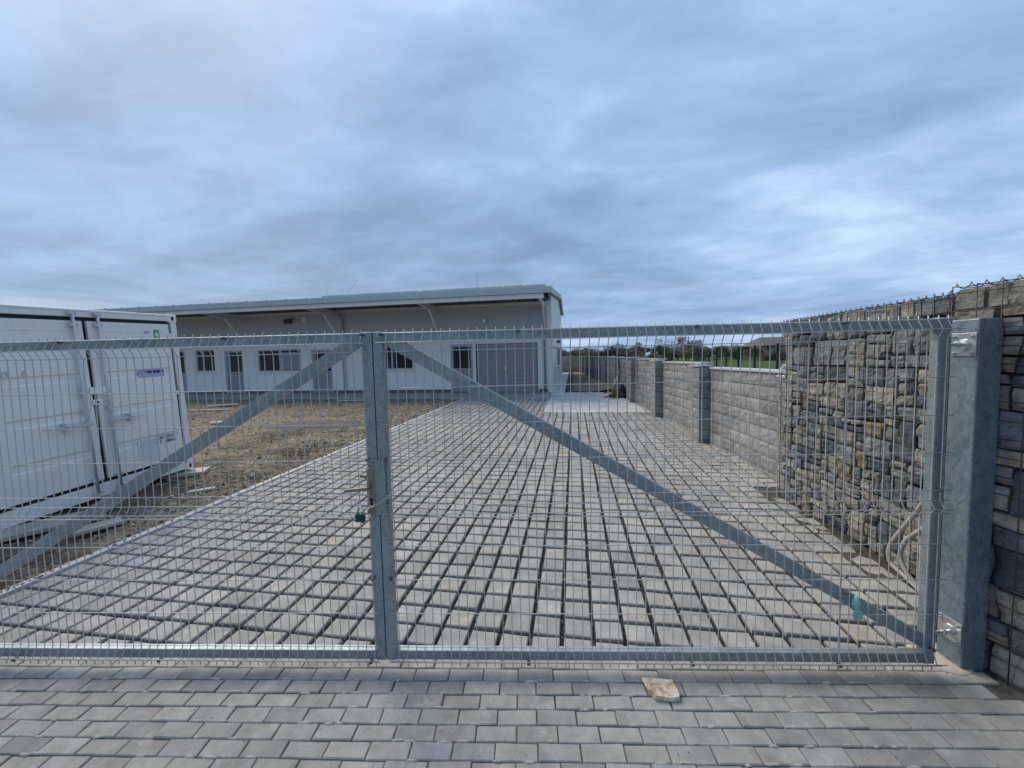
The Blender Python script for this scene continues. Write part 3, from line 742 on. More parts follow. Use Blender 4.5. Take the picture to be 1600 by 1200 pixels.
# ------------------------------------------------------------------ gabion walls
def stone_mesh(mb, Wd, Ht, seed, nscale=1.0, y_of=None):
    rnd = random.Random(seed)
    cells = []
    def split(x0, x1, z0, z1, dep):
        w_, h_ = x1-x0, z1-z0
        tw = rnd.uniform(0.12, 0.31); th = rnd.uniform(0.07, 0.23)
        if w_ <= tw*1.25 and h_ <= th*1.3: cells.append((x0, x1, z0, z1)); return
        if w_/tw > h_/th*0.95 and w_ > 0.12:
            c = x0 + w_*rnd.uniform(0.33, 0.67); split(x0, c, z0, z1, dep+1); split(c, x1, z0, z1, dep+1)
        elif h_ > 0.12:
            c = z0 + h_*rnd.uniform(0.33, 0.67); split(x0, x1, z0, c, dep+1); split(x0, x1, c, z1, dep+1)
        else: cells.append((x0, x1, z0, z1))
    z = 0.0
    while z < Ht - 0.02:
        h_ = min(rnd.choice((0.2, 0.3, 0.42, 0.55)), Ht - z)
        if Ht - z - h_ < 0.05: h_ = Ht - z
        x = 0.0
        while x < Wd - 0.02:
            w_ = min(rnd.uniform(0.2, 0.75), Wd - x)
            if Wd - x - w_ < 0.08: w_ = Wd - x
            split(x, x+w_, z, z+h_, 0); x += w_
        z += h_
    warp = lambda x, z: (x + 0.022*noise.noise((x*6, z*6, seed)), z + 0.026*noise.noise((x*3.2, z*4.5, seed+7.3)))
    for (x0, x1, z0, z1) in cells:
        gp_ = rnd.uniform(0.0005, 0.0045)
        nx = max(4, min(9, int((x1-x0)/0.028))); nz = max(4, min(8, int((z1-z0)/0.024)))
        dep = rnd.uniform(-0.004, 0.022); tx, tz = rnd.uniform(-0.10, 0.10), rnd.uniform(-0.12, 0.12)
        cj = [(rnd.uniform(0, 0.020)*rnd.random(), rnd.uniform(0, 0.018)*rnd.random()) for _ in range(4)]
        rows = []
        so_ = rnd.uniform(0, 100)
        for j in range(nz+1):
            v = j/nz; row = []
            for i in range(nx+1):
                u = i/nx
                x = x0 + gp_ + (x1-x0-2*gp_)*u; zz_ = z0 + gp_ + (z1-z0-2*gp_)*v
                ex = (1-u)*((1-v)*cj[0][0] + v*cj[3][0]) - u*((1-v)*cj[1][0] + v*cj[2][0])
                ez = (1-v)*((1-u)*cj[0][1] + u*cj[1][1]) - v*((1-u)*cj[3][1] + u*cj[2][1])
                x += ex; zz_ += ez
                a, b = abs(2*u-1), abs(2*v-1)
                edge = (a**9 + b**9)
                d = dep + 0.012*min(1.6, edge) + tx*(x-(x0+x1)/2) + tz*(zz_-(z0+z1)/2)
                d += 0.016*noise.noise((x*17+so_, zz_*19, so_)) + 0.009*noise.noise((x*42+so_, zz_*48, so_+3))
                wx, wz = warp(x, zz_)
                row.append((wx, max(0.0, d), wz))
            rows.append(row)
        # side skirt so that every stone has thickness
        top = [[(p[0], 0.16, p[2]) for p in rows[0]]] + rows + [[(p[0], 0.16, p[2]) for p in rows[-1]]]
        full = [[(r_[0][0], 0.16, r_[0][2])] + list(r_) + [(r_[-1][0], 0.16, r_[-1][2])] for r_ in top]
        mb.grid(full)
    return mb

def gabion(name, label, loc, ang, L, Ht, D, seed, zbase):
    t = thing(name, label, 'wall', (loc[0], loc[1], zbase), (0, 0, ang), 'gabion walls')
    mb = MB(); stone_mesh(mb, L, Ht, seed)
    # both ends and the top
    e = MB(); stone_mesh(e, D - 0.02, Ht, seed+1)
    for (x, y, z) in e.v: mb.v.append((L - 0.001 - y + 0.0, x + 0.01, z))
    n0 = len(mb.v) - len(e.v)
    mb.f += [tuple(n0+i for i in f) for f in e.f]; mb.m += e.m
    e = MB(); stone_mesh(e, D - 0.02, Ht, seed+2)
    n0 = len(mb.v)
    for (x, y, z) in e.v: mb.v.append((y + 0.001, D - 0.01 - x, z))
    mb.f += [tuple(n0+i for i in f) for f in e.f]; mb.m += e.m
    e = MB(); stone_mesh(e, L, D, seed+3)
    n0 = len(mb.v)
    for (x, y, z) in e.v: mb.v.append((x, z, Ht + 0.012 - y*0.8))
    mb.f += [tuple(n0+i for i in f) for f in e.f]; mb.m += e.m
    o = mb.build('stones', M['stone'], t)
    mb = MB(); mb.box(0.05, L-0.05, 0.06, D-0.06, 0, Ht-0.04); mb.build('gap_shade_fill', M['gapfill'], t)  # core box behind the stones, its dark colour standing in for gap shade
    mb = MB(); r = 0.0031; k = 0; rnd = random.Random(seed)
    x = 0.0
    while x <= L + 1e-3:
        mb.tube([(x + rnd.uniform(-.004, .004), -0.008 + rnd.uniform(-0.004, 0.002), z) for z in [Ht*i/6 for i in range(6)] + [Ht + 0.015]] + [(x, D, Ht + 0.02)], r, 5); x += 0.1016
    z = 0.02
    while z < Ht + 0.02:
        mb.tube([(L*i/8, -0.0115 + rnd.uniform(-0.003, 0.002), z + rnd.uniform(-.004, .004)) for i in range(9)], r, 5); z += 0.1
    for yy in (0.1, 0.2, 0.3, 0.4):
        if yy < D: mb.tube([(0, yy, Ht + 0.022), (L, yy, Ht + 0.022)], r, 5)
    for x in (0.0, L):
        zc = 0.05
        while zc < Ht: mb.tube([(x, -0.008, zc), (x, D, zc)], r, 5); zc += 0.1
        for yy in (0.1, 0.2, 0.3, 0.4): mb.tube([(x, yy, 0), (x, yy, Ht)], r, 5)
    mb.build('wire_cage', M['cage'], t, smooth=True)
    mb = MB()          # spiral binder along the top edge and down the end
    pts = []; n = int(L/0.06*10)
    for i in range(n+1):
        a = i/10*2*math.pi; pts.append((L*i/n, -0.004 + 0.016*math.cos(a), Ht + 0.014 + 0.016*math.sin(a)))
    mb.tube(pts, 0.0022, 5)
    pts = []; n = int(Ht/0.09*9)
    for i in range(n+1):
        a = i/9*2*math.pi; pts.append((0.0 + 0.016*math.cos(a) - 0.006, -0.004 + 0.016*math.sin(a), Ht*i/n))
    mb.tube(pts, 0.0022, 5)
    mb.build('spiral_binder', M['cage'], t, smooth=True)
    return t
gabion('gabion_wall', 'long gabion stone wall inside the gate, behind the wire mesh', (2.475, 5.06), math.atan2(-2.1, 0.115), 2.05, 2.13, 0.5, 3, 0.045)
gabion('gabion_wall', 'near gabion stone wall outside the gate, right of the thick post', (2.18, 2.63), math.atan2(-0.933, 0.36), 2.6, 2.15, 0.5, 33, 0.0)

# ------------------------------------------------------------------ block wall
FX, FY = WX(33.3), 33.3
wdir = Vector((WX(4.85) - FX, 4.85 - FY)); WL = wdir.length; wdir.normalize(); wang = math.atan2(wdir.y, wdir.x)
bw = thing('block_wall', 'long grey split block wall with piers along the right of the drive', 'wall', (FX, FY, 0), (0, 0, wang))
def wtop(Y): return 1.525 + 0.030*(Y - 4.9) if Y < 14 else 1.798 + 0.010*(Y - 14)
def blk(mb, x0, x1, y0, y1, z0, z1, bulge, sub):
    """one split-face block: rough front (-y)"""
    if not sub:
        c = 0.006
        mb.hexa([(x0, y0, z0), (x1, y0, z0), (x1, y1, z0), (x0, y1, z0), (x0, y0, z1), (x1, y0, z1), (x1, y1, z1), (x0, y1, z1)]); return
    nx, nz = sub; so_ = random.uniform(0, 99); rows = []
    for j in range(nz+1):
        v = j/nz; row = []
        for i in range(nx+1):
            u = i/nx; e = max(abs(2*u-1), abs(2*v-1))**5
            d = -bulge*(1 - e) - 0.010*(1-e)*noise.noise((u*3+so_, v*3, so_)) - 0.007*(1-e)*noise.noise((u*9+so_, v*8, so_))
            row.append((x0 + (x1-x0)*u, y0 + d, z0 + (z1-z0)*v))
        rows.append(row)
    rows = [[(p[0], y1, p[2]) for p in rows[0]]] + rows + [[(p[0], y1, p[2]) for p in rows[-1]]]
    rows = [[(r_[0][0], y1, r_[0][2])] + list(r_) + [(r_[-1][0], y1, r_[-1][2])] for r_ in rows]
    mb.grid(rows)
np_ = 10; sp = 2.955
random.seed(5)
for k in range(np_):
    xc = WL - k*sp                    # near end of the pier
    Yk = 4.85 + k*sp*abs(wdir.y)
    x1, x0 = xc, xc - 0.40
    zt = wtop(Yk + 0.2)
    mb = MB(); z = zt - 0.03
    while z > g(Yk) - 0.1:
        h_ = 0.195
        if int(round(z*100)) % 2: blk(mb, x0, x1 - 0.003, 0.0, 0.4, z - h_, z - 0.006, 0.008, (6, 4) if k < 5 else None)
        else:
            blk(mb, x0, x1 - 0.003, 0.0, 0.4, z - h_, z - 0.006, 0.008, (6, 4) if k < 5 else None)
        z -= 0.2
    mb.build('pier', M['blockpier'], bw)
    mb = MB(); mb.box(x0 - 0.03, x1 + 0.03, -0.04, 0.24, zt - 0.016, zt + 0.010); mb.build('coping', M['coping'], bw, bevel=0.004)
    # bay beyond the pier
    xb1 = x0 - 0.004; xb0 = max(0.0, WL - (k+1)*sp + 0.004)
    if k == np_ - 1: xb0 = -0.3
    Yb = Yk + sp*0.6; zb = wtop(Yb); mb = MB(); z = zb - 0.03; r_ = 0
    while z > g(Yb) - 0.15:
        h_ = 0.2; x = xb1 - (0.2 if r_ % 2 else 0.0)
        if r_ % 2: blk(mb, xb1 - 0.2, xb1 - 0.003, 0.2, 0.4, z - h_ + 0.005, z, 0.010, (4, 3) if k < 4 else None)
        while x > xb0 + 0.02:
            xa = max(xb0, x - 0.4)
            blk(mb, xa + 0.004, x - 0.004, 0.2, 0.4, z - h_ + 0.010, z, random.uniform(0.006, 0.015), (8, 4) if k < 2 else ((4, 2) if k < 5 else None))
            x -= 0.4
        z -= h_; r_ += 1
    mb.build('wall_panel', M['block'], bw)
    mb = MB(); mb.box(xb0, xb1, 0.165, 0.435, zb - 0.028, zb + 0.006); mb.build('coping', M['coping'], bw, bevel=0.004)
    mb = MB(); mb.box(xb0, xb1, 0.212, 0.39, g(Yb) - 0.2, zb - 0.035); mb.build('mortar_core', M['gapfill'], bw)
fwl = thing('block_wall', 'short dark block wall closing the far end of the yard', 'wall', (-6.0, 33.9, 0), (0, 0, R(1.5)))
mb = MB(); z = 2.0; r_ = 0
while z > 0.5:
    x = 0 - 0.2*(r_ % 2)
    while x < 6.8: blk(mb, max(0, x) + 0.003, min(6.8, x + 0.4) - 0.003, 0, 0.2, z - 0.195, z, 0.01, None); x += 0.4
    z -= 0.2; r_ += 1
mb.build('wall_panel', M['blockpier'], fwl)
mb = MB(); mb.box(0, 6.8, -0.03, 0.23, 2.002, 2.03); mb.build('coping', M['coping'], fwl)

# ------------------------------------------------------------------ warehouse
BA = math.atan(kW); BZ = 0.305
bo = Vector((-0.97, 17.38 + kW*(-0.97), BZ))
wh = thing('warehouse', 'long white single storey warehouse with a deep canopy along its front', 'building', bo, (0, 0, BA))
X = lambda wx: (wx + 0.97)/math.cos(BA)
Z = lambda wz: wz - BZ
WALLT = 4.36; LEFT = X(-31)
# openings (x0, x1, z0, z1)
op = dict(gar=(-4.5, -1.6, 0.335, 2.58), doorA=(-5.74, -4.64, 0.335, 2.60), winR=(-9.75, -7.64, 1.47, 2.64), d2=(-13.15, -11.99, 0.335, 2.55), win2=(-16.31, -13.76, 1.48, 2.62), d1=(-18.36, -17.22, 0.335, 2.64), win1=(-20.2, -19.0, 1.54, 2.72), dd=(-22.0, -20.9, 0.335, 2.75))
op = {k: (X(a), X(b), Z(c), Z(d)) for k, (a, b, c, d) in op.items()}
def holed(mb, x0, x1, z0, z1, y0, y1, holes):
    xs_ = sorted({x0, x1} | {min(max(h[i], x0), x1) for h in holes for i in (0, 1)}); zs_ = sorted({z0, z1} | {min(max(h[i], z0), z1) for h in holes for i in (2, 3)})
    for i in range(len(xs_)-1):
        xm = (xs_[i]+xs_[i+1])/2; runs = []
        for j in range(len(zs_)-1):
            zm = (zs_[j]+zs_[j+1])/2
            if any(h[0] < xm < h[1] and h[2] < zm < h[3] for h in holes): continue
            if runs and abs(runs[-1][1] - zs_[j]) < 1e-6: runs[-1][1] = zs_[j+1]
            else: runs.append([zs_[j], zs_[j+1]])
        for a, b in runs: mb.box(xs_[i], xs_[i+1], y0, y1, a, b)
mb = MB(); holed(mb, LEFT, 0, Z(0.49), Z(2.95), 0.0, 0.14, list(op.values())); 
# vertical joints as slim raised cover strips
x = -0.02
while x > LEFT:
    if not any(h[0] - 0.03 < x < h[1] + 0.03 for h in op.values()): mb.box(x - 0.012, x, -0.005, 0.0, Z(0.49), Z(2.95))
    x -= 1.02
mb.build('lower_wall', M['panelw'], wh)
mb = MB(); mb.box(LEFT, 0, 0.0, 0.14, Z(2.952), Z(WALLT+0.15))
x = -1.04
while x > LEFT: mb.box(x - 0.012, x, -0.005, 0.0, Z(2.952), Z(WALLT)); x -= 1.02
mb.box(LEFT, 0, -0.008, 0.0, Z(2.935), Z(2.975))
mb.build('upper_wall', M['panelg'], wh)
mb = MB(); holed(mb, LEFT, 0, -0.15, Z(0.49)-0.002, 0.03, 0.13, [op['gar'], op['doorA'], op['d1'], op['d2'], op['dd']]); mb.build('plinth', M['plinth'], wh)
mb = MB(); mb.box(LEFT, 0, -0.028, 0.0, Z(0.475), Z(0.50)); 
cuts = sorted([LEFT, 0] + [q for k_ in ('gar', 'doorA', 'd1', 'd2', 'dd') for q in op[k_][:2]])
for a_, b_ in zip(cuts[0::2], cuts[1::2]):
    if b_ - a_ > 0.15:
        mbh = MB(); mbh.box(a_, b_, -0.03, -0.001, Z(0.472), Z(0.50)); mbh.build('drip_flashing', M['steelw'], wh)
# side (gable) and back
DEP = 14.6; EH, RH, RYL = 4.60, 6.04, 9.1
CAN = 2.3
def roof_z(y):
    return EH + (RH-EH)*(y+CAN)/(RYL+CAN) if y < RYL else RH - (RH-5.50)*(y-RYL)/(DEP+0.2-RYL)
SD = {'sdoor': (3.9, 4.9), 'swin': (6.6, 8.0), 'swin2': (10.0, 11.4)}
mb = MB()
yb = [0.141, 1.4, 4.4, 6.2, RYL, 11.4, DEP]
holes = [(1.4, 4.4, -0.1, 2.15), (6.2, 11.4, 1.05, 2.3)]
for a, b in zip(yb[:-1], yb[1:]):
    ym = (a+b)/2; zs_ = [-0.15]; hh = [h for h in holes if h[0] <= ym <= h[1]]
    seg = [(-0.15, None)] if not hh else [(-0.15, hh[0][2]), (hh[0][3], None)]
    for z0, z1 in seg:
        za = Z(roof_z(a)) - 0.1 if z1 is None else z1; zb_ = Z(roof_z(b)) - 0.1 if z1 is None else z1
        if z0 >= za - 0.01: continue
        mb.hexa([(-0.12, a, z0), (0, a, z0), (0, b, z0), (-0.12, b, z0), (-0.12, a, za), (0, a, za), (0, b, zb_), (-0.12, b, zb_)])
for y in (0.9, 5.2, 9.0, 12.4): mb.box(0.0, 0.012, y, y + 0.03, 0.2, Z(roof_z(y)) - 0.15)
mb.build('gable_wall', M['panelw'], wh)
mb = MB(); mb.box(LEFT, 0, DEP - 0.1, DEP + 0.02, -0.15, Z(5.3)); mb.box(LEFT - 0.1, LEFT, 0.141, DEP, -0.15, Z(4.5)); mb.build('rear_wall', M['panelw'], wh)
mb = MB(); mb.box(-0.20, 0.02, -0.02, -0.0055, -0.1, Z(WALLT) + 0.1); mb.box(0.004, 0.02, -0.0055, 0.2, -0.1, Z(WALLT) + 0.12); mb.build('corner_trim', M['steelw'], wh)
# side door and windows
sdm = MB(); sdm.box(-0.07, -0.03, 1.44, 2.88, 0.0, 2.1); sdm.box(-0.07, -0.03, 2.90, 4.36, 0.0, 2.1); sdo = sdm.build('side_door', M['steelw'], wh)
mb = MB(); mb.box(-0.03, 0.05, 2.66, 2.80, 1.0, 1.08); mb.build('handle', M['plasticw'], sdo)
for a, b in ((6.2, 11.4),):
    mb = MB(); mb.box(-0.08, -0.06, a + 0.05, b - 0.05, 1.1, 2.25); wo = mb.build('window', M['glass'], wh)
    mb = MB()
    for q in ((a, b, 1.05, 1.11), (a, b, 2.24, 2.30), (a, a+.06, 1.112, 2.238), (b-.06, b, 1.112, 2.238), ((a+b)/2-.03, (a+b)/2+.03, 1.112, 2.238)): mb.box(-0.10, -0.02, *q)
    mb.build('frame', M['bframe'], wo)
    mb = MB(); mb.box(-0.05, 0.10, a - 0.05, b + 0.05, 1.0, 1.049); mb.build('sill', M['steelw'], wo)
mb = MB(); mb.box(0.013, 0.2, 5.6, 5.8, 2.45, 2.62); mb.build('side_lamp', M['lampdark'], wh)
# roof sheets (front slope with canopy, rear slope)
mb = MB(); x0, x1 = LEFT - 0.2, 0.18; th = 0.12
for a, b in ((-CAN - 0.06, RYL), (RYL, DEP + 0.25)):
    za, zb_ = Z(roof_z(a)), Z(roof_z(b))
    mb.hexa([(x0, a, za-th), (x1, a, za-th), (x1, b, zb_-th), (x0, b, zb_-th), (x0, a, za), (x1, a, za), (x1, b, zb_), (x0, b, zb_)])
x = x1 - 0.25
while x > x0:
    a, b = -CAN - 0.04, RYL - 0.05; mb.hexa([(x-.04, a, Z(roof_z(a))+.002), (x, a, Z(roof_z(a))+.002), (x, b, Z(roof_z(b))+.002), (x-.04, b, Z(roof_z(b))+.002), (x-.03, a, Z(roof_z(a))+.04), (x-.01, a, Z(roof_z(a))+.04), (x-.01, b, Z(roof_z(b))+.04), (x-.03, b, Z(roof_z(b))+.04)])
    x -= 0.5
x = -1.4
while x > LEFT:
    z = Z(roof_z(-CAN+0.12)); mb.box(x - 0.03, x + 0.03, -CAN + 0.1, -CAN + 0.16, z + 0.002, z + 0.075); x -= 1.02
roof = mb.build('roof', M['roof'], wh)
# fascia / gutter
mb = MB()
mb.prism([(x0, -CAN - 0.16, Z(4.37)), (x0, -CAN - 0.065, Z(4.36)), (x0, -CAN - 0.065, Z(4.60)), (x0, -CAN - 0.070, Z(4.605)), (x0, -CAN - 0.165, Z(4.600))], (x1 - x0, 0, 0))
mb.build('gutter', M['roof'], wh)
mb = MB(); mb.box(x0, -0.09, -CAN - 0.055, -CAN + 0.05, Z(4.185), Z(4.36)); mb.build('canopy_beam', M['steelw'], wh, bevel=0.006)
mb = MB(); mb.box(LEFT, -0.1, -0.14, -0.012, Z(4.27), Z(4.385)); mb.build('wall_purlin', M['steelw'], wh)
# trapezoid soffit sheet
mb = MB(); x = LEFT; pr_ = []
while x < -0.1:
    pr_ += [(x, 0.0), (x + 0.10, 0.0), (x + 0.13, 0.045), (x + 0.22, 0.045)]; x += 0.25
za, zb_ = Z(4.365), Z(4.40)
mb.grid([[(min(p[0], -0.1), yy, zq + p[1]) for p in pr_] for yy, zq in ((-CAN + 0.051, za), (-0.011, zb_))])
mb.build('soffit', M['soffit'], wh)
# eaves verge at the gable
mb = MB()
for a, b in ((-CAN - 0.06, RYL), (RYL, DEP + 0.25)):
    za, zb_ = Z(roof_z(a)), Z(roof_z(b))
    mb.hexa([(x1, a, za-0.22), (x1+.03, a, za-0.22), (x1+.03, b, zb_-0.22), (x1, b, zb_-0.22), (x1, a, za+.03), (x1+.03, a, za+.03), (x1+.03, b, zb_+.03), (x1, b, zb_+.03)])
mb.build('verge_trim', M['roof'], wh)
# canopy brackets
for wx in (-28.0, -22.45, -16.95, -11.48, -6.26, -1.22):
    x = X(wx); mb = MB(); y0, y1 = -CAN - 0.03, -0.145; w2 = 0.05
    zt, zf, zw = Z(4.345), Z(4.19), Z(4.02)
    if wx > -2: zt = Z(4.28)
    for (q, sw_) in ((0, 0),):
        mb.hexa([(x-.008, y0, zf), (x+.008, y0, zf), (x+.008, y1, zw), (x-.008, y1, zw), (x-.008, y0, zt), (x+.008, y0, zt), (x+.008, y1, zt), (x-.008, y1, zt)])
        mb.hexa([(x-w2, y0, zf-.014), (x+w2, y0, zf-.014), (x+w2, y1, zw-.014), (x-w2, y1, zw-.014), (x-w2, y0, zf-.001), (x+w2, y0, zf-.001), (x+w2, y1, zw-.001), (x-w2, y1, zw-.001)])
        mb.box(x-w2, x+w2, y0-.03, y0-.001, zf-.014, zt)
    b_ = mb.build('bracket', M['steelw'], wh)
    mb = MB(); mb.bar((x, -1.15, Z(4.09)), (x, -0.02, Z(2.98)), 0.07, 0.07, (1, 0, 0)); mb.build('strut', M['steelw'], b_)
# garage door
a, b, c, d = op['gar']
mb = MB(); 
n = 12
for i in range(n):
    z0 = c + (d-c)*i/n; z1 = c + (d-c)*(i+1)/n
    mb.box(a + 0.04, (a+b)/2 - 0.004, 0.06, 0.10, z0 + 0.005, z1 - 0.005); mb.box((a+b)/2 + 0.004, b - 0.04, 0.06, 0.10, z0 + 0.005, z1 - 0.005)
mb.box(a + 0.03, b - 0.03, 0.10, 0.12, c, d)
go = mb.build('garage_door', M['bgrey'], wh)
mb = MB(); mb.box((a+b)/2 - 0.09, (a+b)/2 - 0.05, 0.02, 0.06, Z(1.35), Z(1.55)); mb.build('handle', M['steelw'], go)
mb = MB(); mb.box(a - 0.05, a, -0.02, 0.12, c, d + 0.05); mb.box(b, b + 0.05, -0.02, 0.12, c, d + 0.05); mb.box(a - 0.05, b + 0.05, -0.021, 0.12, d, d + 0.06); mb.build('frame', M['steelw'], go)
# doors
def door(key, gl_, lower=M['bgrey'], nm='door'):
    a, b, c, d = op[key]; fr = 0.09
    mb = MB(); mb.box(a + fr, b - fr, 0.055, 0.095, c + 0.02, d - fr)
    o = mb.build(nm, lower, wh)
    mb = MB(); mb.box(a, a + fr, 0.02, 0.13, c, d); mb.box(b - fr, b, 0.02, 0.13, c, d); mb.box(a + fr, b - fr, 0.02, 0.13, d - fr, d); mb.build('frame', M['bframe'], o)
    ga, gb, gc, gd = gl_
    mb = MB(); mb.box(ga, gb, 0.046, 0.054, gc, gd); mb.build('pane', M['glass'], o)
    mb = MB(); mb.box(b - fr - 0.10, b - fr - 0.03, 0.0, 0.045, Z(1.38), Z(1.42)); mb.build('handle', M['plasticw'], o)
door('doorA', (X(-5.60), X(-4.78), Z(1.48), Z(2.46)))
door('d2', (X(-12.92), X(-12.12), Z(1.48), Z(2.42)))
door('d1', (X(-18.08), X(-17.34), Z(1.52), Z(2.52)))
door('dd', (X(-21.85), X(-21.05), Z(1.52), Z(2.62)))
def window(key, mul):
    a, b, c, d = op[key]
    mb = MB(); mb.box(a + 0.05, b - 0.05, 0.085, 0.10, c + 0.05, d - 0.05); o = mb.build('window', M['glass'], wh)
    mb = MB(); f = 0.065; mb.box(a, b, 0.05, 0.13, c, c + f); mb.box(a, b, 0.05, 0.13, d - f, d); mb.box(a, a + f, 0.05, 0.13, c + f, d - f); mb.box(b - f, b, 0.05, 0.13, c + f, d - f)
    for m_ in mul: mb.box(m_ - 0.05, m_ + 0.05, 0.048, 0.13, c + f, d - f)
    mb.build('frame', M['bframe'], o)
    mb = MB(); mb.box(a - 0.12, b + 0.12, -0.05, 0.05, c - 0.07, c - 0.002); mb.build('sill', M['steelw'], o)
    return o
window('winR', [X(-8.75)]); w2o = window('win2', [X(-15.02)]); window('win1', [X(-19.75)])
a, b, c, d = op['win2']
mb = MB(); mb.box(X(-14.95), X(-13.85), 0.070, 0.080, c + 0.09, d - 0.16); mb.build('blind', M['bgrey'], w2o)
# fittings
mb = MB(); mb.tube([(X(-11.30), -0.55, Z(4.33)), (X(-11.30), -0.30, Z(4.16)), (X(-11.28), -0.09, Z(4.0)), (X(-11.28), -0.08, Z(0.32))], 0.05, 10); mb.build('downpipe', M['zinc'], wh, smooth=True)
mb = MB(); mb.tube([(X(-1.26), -2.2, Z(4.22)), (X(-1.26), -0.9, Z(4.12)), (X(-1.26), -0.13, Z(3.85)), (X(-1.26), -0.10, Z(0.30))], 0.05, 10)
for z in (0.7, 1.4, 2.1, 2.9): mb.box(X(-1.26) - 0.06, X(-1.26) + 0.06, -0.16, -0.02, Z(z), Z(z) + 0.03)
mb.build('downpipe', M['zinc'], wh, smooth=True)
mb = MB(); mb.box(X(-14.5), X(-14.15), -0.16, 0.0, Z(3.85), Z(4.05)); mb.cyl((X(-14.2), -0.05, Z(3.98)), (X(-13.95), -0.28, Z(4.0)), 0.05, 10); mb.build('floodlight', M['lampdark'], wh)
mb = MB(); mb.box(X(-13.5), X(-13.26), -0.09, -0.006, Z(3.86), Z(4.18)); mb.build('junction_box', M['plasticw'], wh, bevel=0.01)
mb = MB(); mb.cyl((X(-4.03), 0.0, Z(3.62)), (X(-4.03), -0.12, Z(3.62)), 0.13, 14); wl = mb.build('wall_lamp', M['zinc'], wh); mb = MB(); mb.cyl((X(-4.03), -0.121, Z(3.62)), (X(-4.03), -0.15, Z(3.62)), 0.10, 14); mb.build('lens', M['plasticw'], wl)
# low rooflights behind the eaves, lightning rods
def rooflight(wa, wb):
    mb = MB(); ya, yb_ = 0.25, 1.3; za, zb_ = Z(roof_z(ya)) + 0.30, Z(roof_z(yb_)) + 0.30
    x = X(wa); xe = X(wb); step = (xe - x)/max(1, round((xe-x)/1.05)); 
    while x < xe - 0.01:
        mb.hexa([(x + .02, ya, za - 0.3), (x + step - .02, ya, za - 0.3), (x + step - .02, yb_, zb_ - 0.3), (x + .02, yb_, zb_ - 0.3), (x + .05, ya, za), (x + step - .05, ya, za), (x + step - .05, yb_, zb_), (x + .05, yb_, zb_)])
        x += step
    mb.build('rooflight', M['roof'], wh, bevel=0.02)
rooflight(-12.6, -7.4); rooflight(-7.2, -1.2)
for p, q in (((-12.6, 0.7, 5.0), (-12.58, 0.7, 6.0)), ((-4.55, 0.7, 5.0), (-4.53, 0.7, 6.05)), ((-4.72, 1.5, 5.1), (-4.70, 1.5, 6.0)), ((-11.6, 0.7, 5.2), (-10.75, 0.7, 6.0)), ((-1.1, 0.7, 5.1), (-0.33, 0.7, 5.75))):
    mb = MB(); mb.cyl((X(p[0]), p[1], Z(p[2])), (X(q[0]), q[1], Z(q[2])), 0.008, 6); mb.build('lightning_rod', M['zinc'], wh)

# the gable runs square to the drive, a little off square to the front
def skew(o):
    for ch_ in o.children:
        if ch_.type == 'MESH':
            for v in ch_.data.vertices:
                if v.co.y > 0.15: v.co.x -= 0.025*(v.co.y - 0.15)
        skew(ch_)
skew(wh)
def lift(o):
    for ch_ in o.children:
        if ch_.type == 'MESH':
            for v in ch_.data.vertices:
                k_ = min(1.0, max(0.0, (v.co.z - Z(3.0))/1.0)); v.co.z += 0.0055*(-v.co.x)*k_
        lift(ch_)
lift(wh)

# ------------------------------------------------------------------ container
CW, CH, CL = 2.29, 2.50, 3.0
ct = thing('storage_container', 'white steel storage container with double doors standing on the soil', 'container', (-6.25, 3.075, 0.030), (0, R(-2.65), R(90)))
# local: x along the door face, y into the container, z up
mb = MB()
mb.box(0.03, CW-0.03, 0.06, CL-0.03, 0.10, 0.16); mb.box(0.03, CW-0.03, 0.05, CL-0.03, CH-0.05, CH-0.02)
for sx_ in (0, 1):                     # corrugated side walls
    y = 0.10; pr_ = []
    while y < CL - 0.1: pr_ += [(y, 0.0), (y + 0.07, 0.0), (y + 0.10, 0.03), (y + 0.17, 0.03)]; y += 0.2
    mb.grid([[((0.02 + d) if sx_ == 0 else (CW - 0.02 - d), yy, z) for yy, d in pr_] for z in (0.14, CH - 0.08)])
mb.box(0.04, CW-0.04, CL-0.06, CL-0.03, 0.14, CH-0.08)
mb.build('body', M['container'], ct)
mb = MB()
mb.box(0.115, CW-0.115, 0.0, 0.10, CH - 0.10, CH - 0.012)       # header
mb.box(0.10, CW-0.10, -0.012, 0.10, CH - 0.030, CH)
mb.box(0.115, CW-0.115, 0.0, 0.10, 0.02, 0.195)                  # sill
mb.box(0.0, 0.085, 0.0, 0.12, 0.118, CH-0.118); mb.box(CW-0.085, CW, 0.0, 0.12, 0.118, CH-0.118)
for x0_ in (0.0, CW-0.1):
    mb.box(x0_, x0_+0.1, CL-0.1, CL, 0.118, CH-0.118)
for z0_ in (0.02, CH-0.1): 
    mb.box(0.0, 0.06, 0.17, CL-0.17, z0_, z0_+0.08); mb.box(CW-0.06, CW, 0.17, CL-0.17, z0_, z0_+0.08)
mb.build('frame', M['container'], ct, bevel=0.008)
for xx in (0.0, CW - 0.115):
    for zz_ in (0.0, CH - 0.118):
        for yy in (0.0, CL - 0.16):
            mb = MB(); mb.box(xx - 0.008, xx + 0.123, yy - 0.008, yy + 0.16, zz_, zz_ + 0.122); c_ = mb.build('corner_casting', M['container'], ct, bevel=0.01)
            if yy == 0.0:
                mb = MB(); pts = [(xx + 0.057 + 0.021*math.cos(t), -0.0095, zz_ + 0.06 + 0.034*math.sin(t)) for t in [2*math.pi*k/16 for k in range(16)]]; mb.prism(pts, (0, 0.004, 0)); mb.build('hole', M['black'], c_)
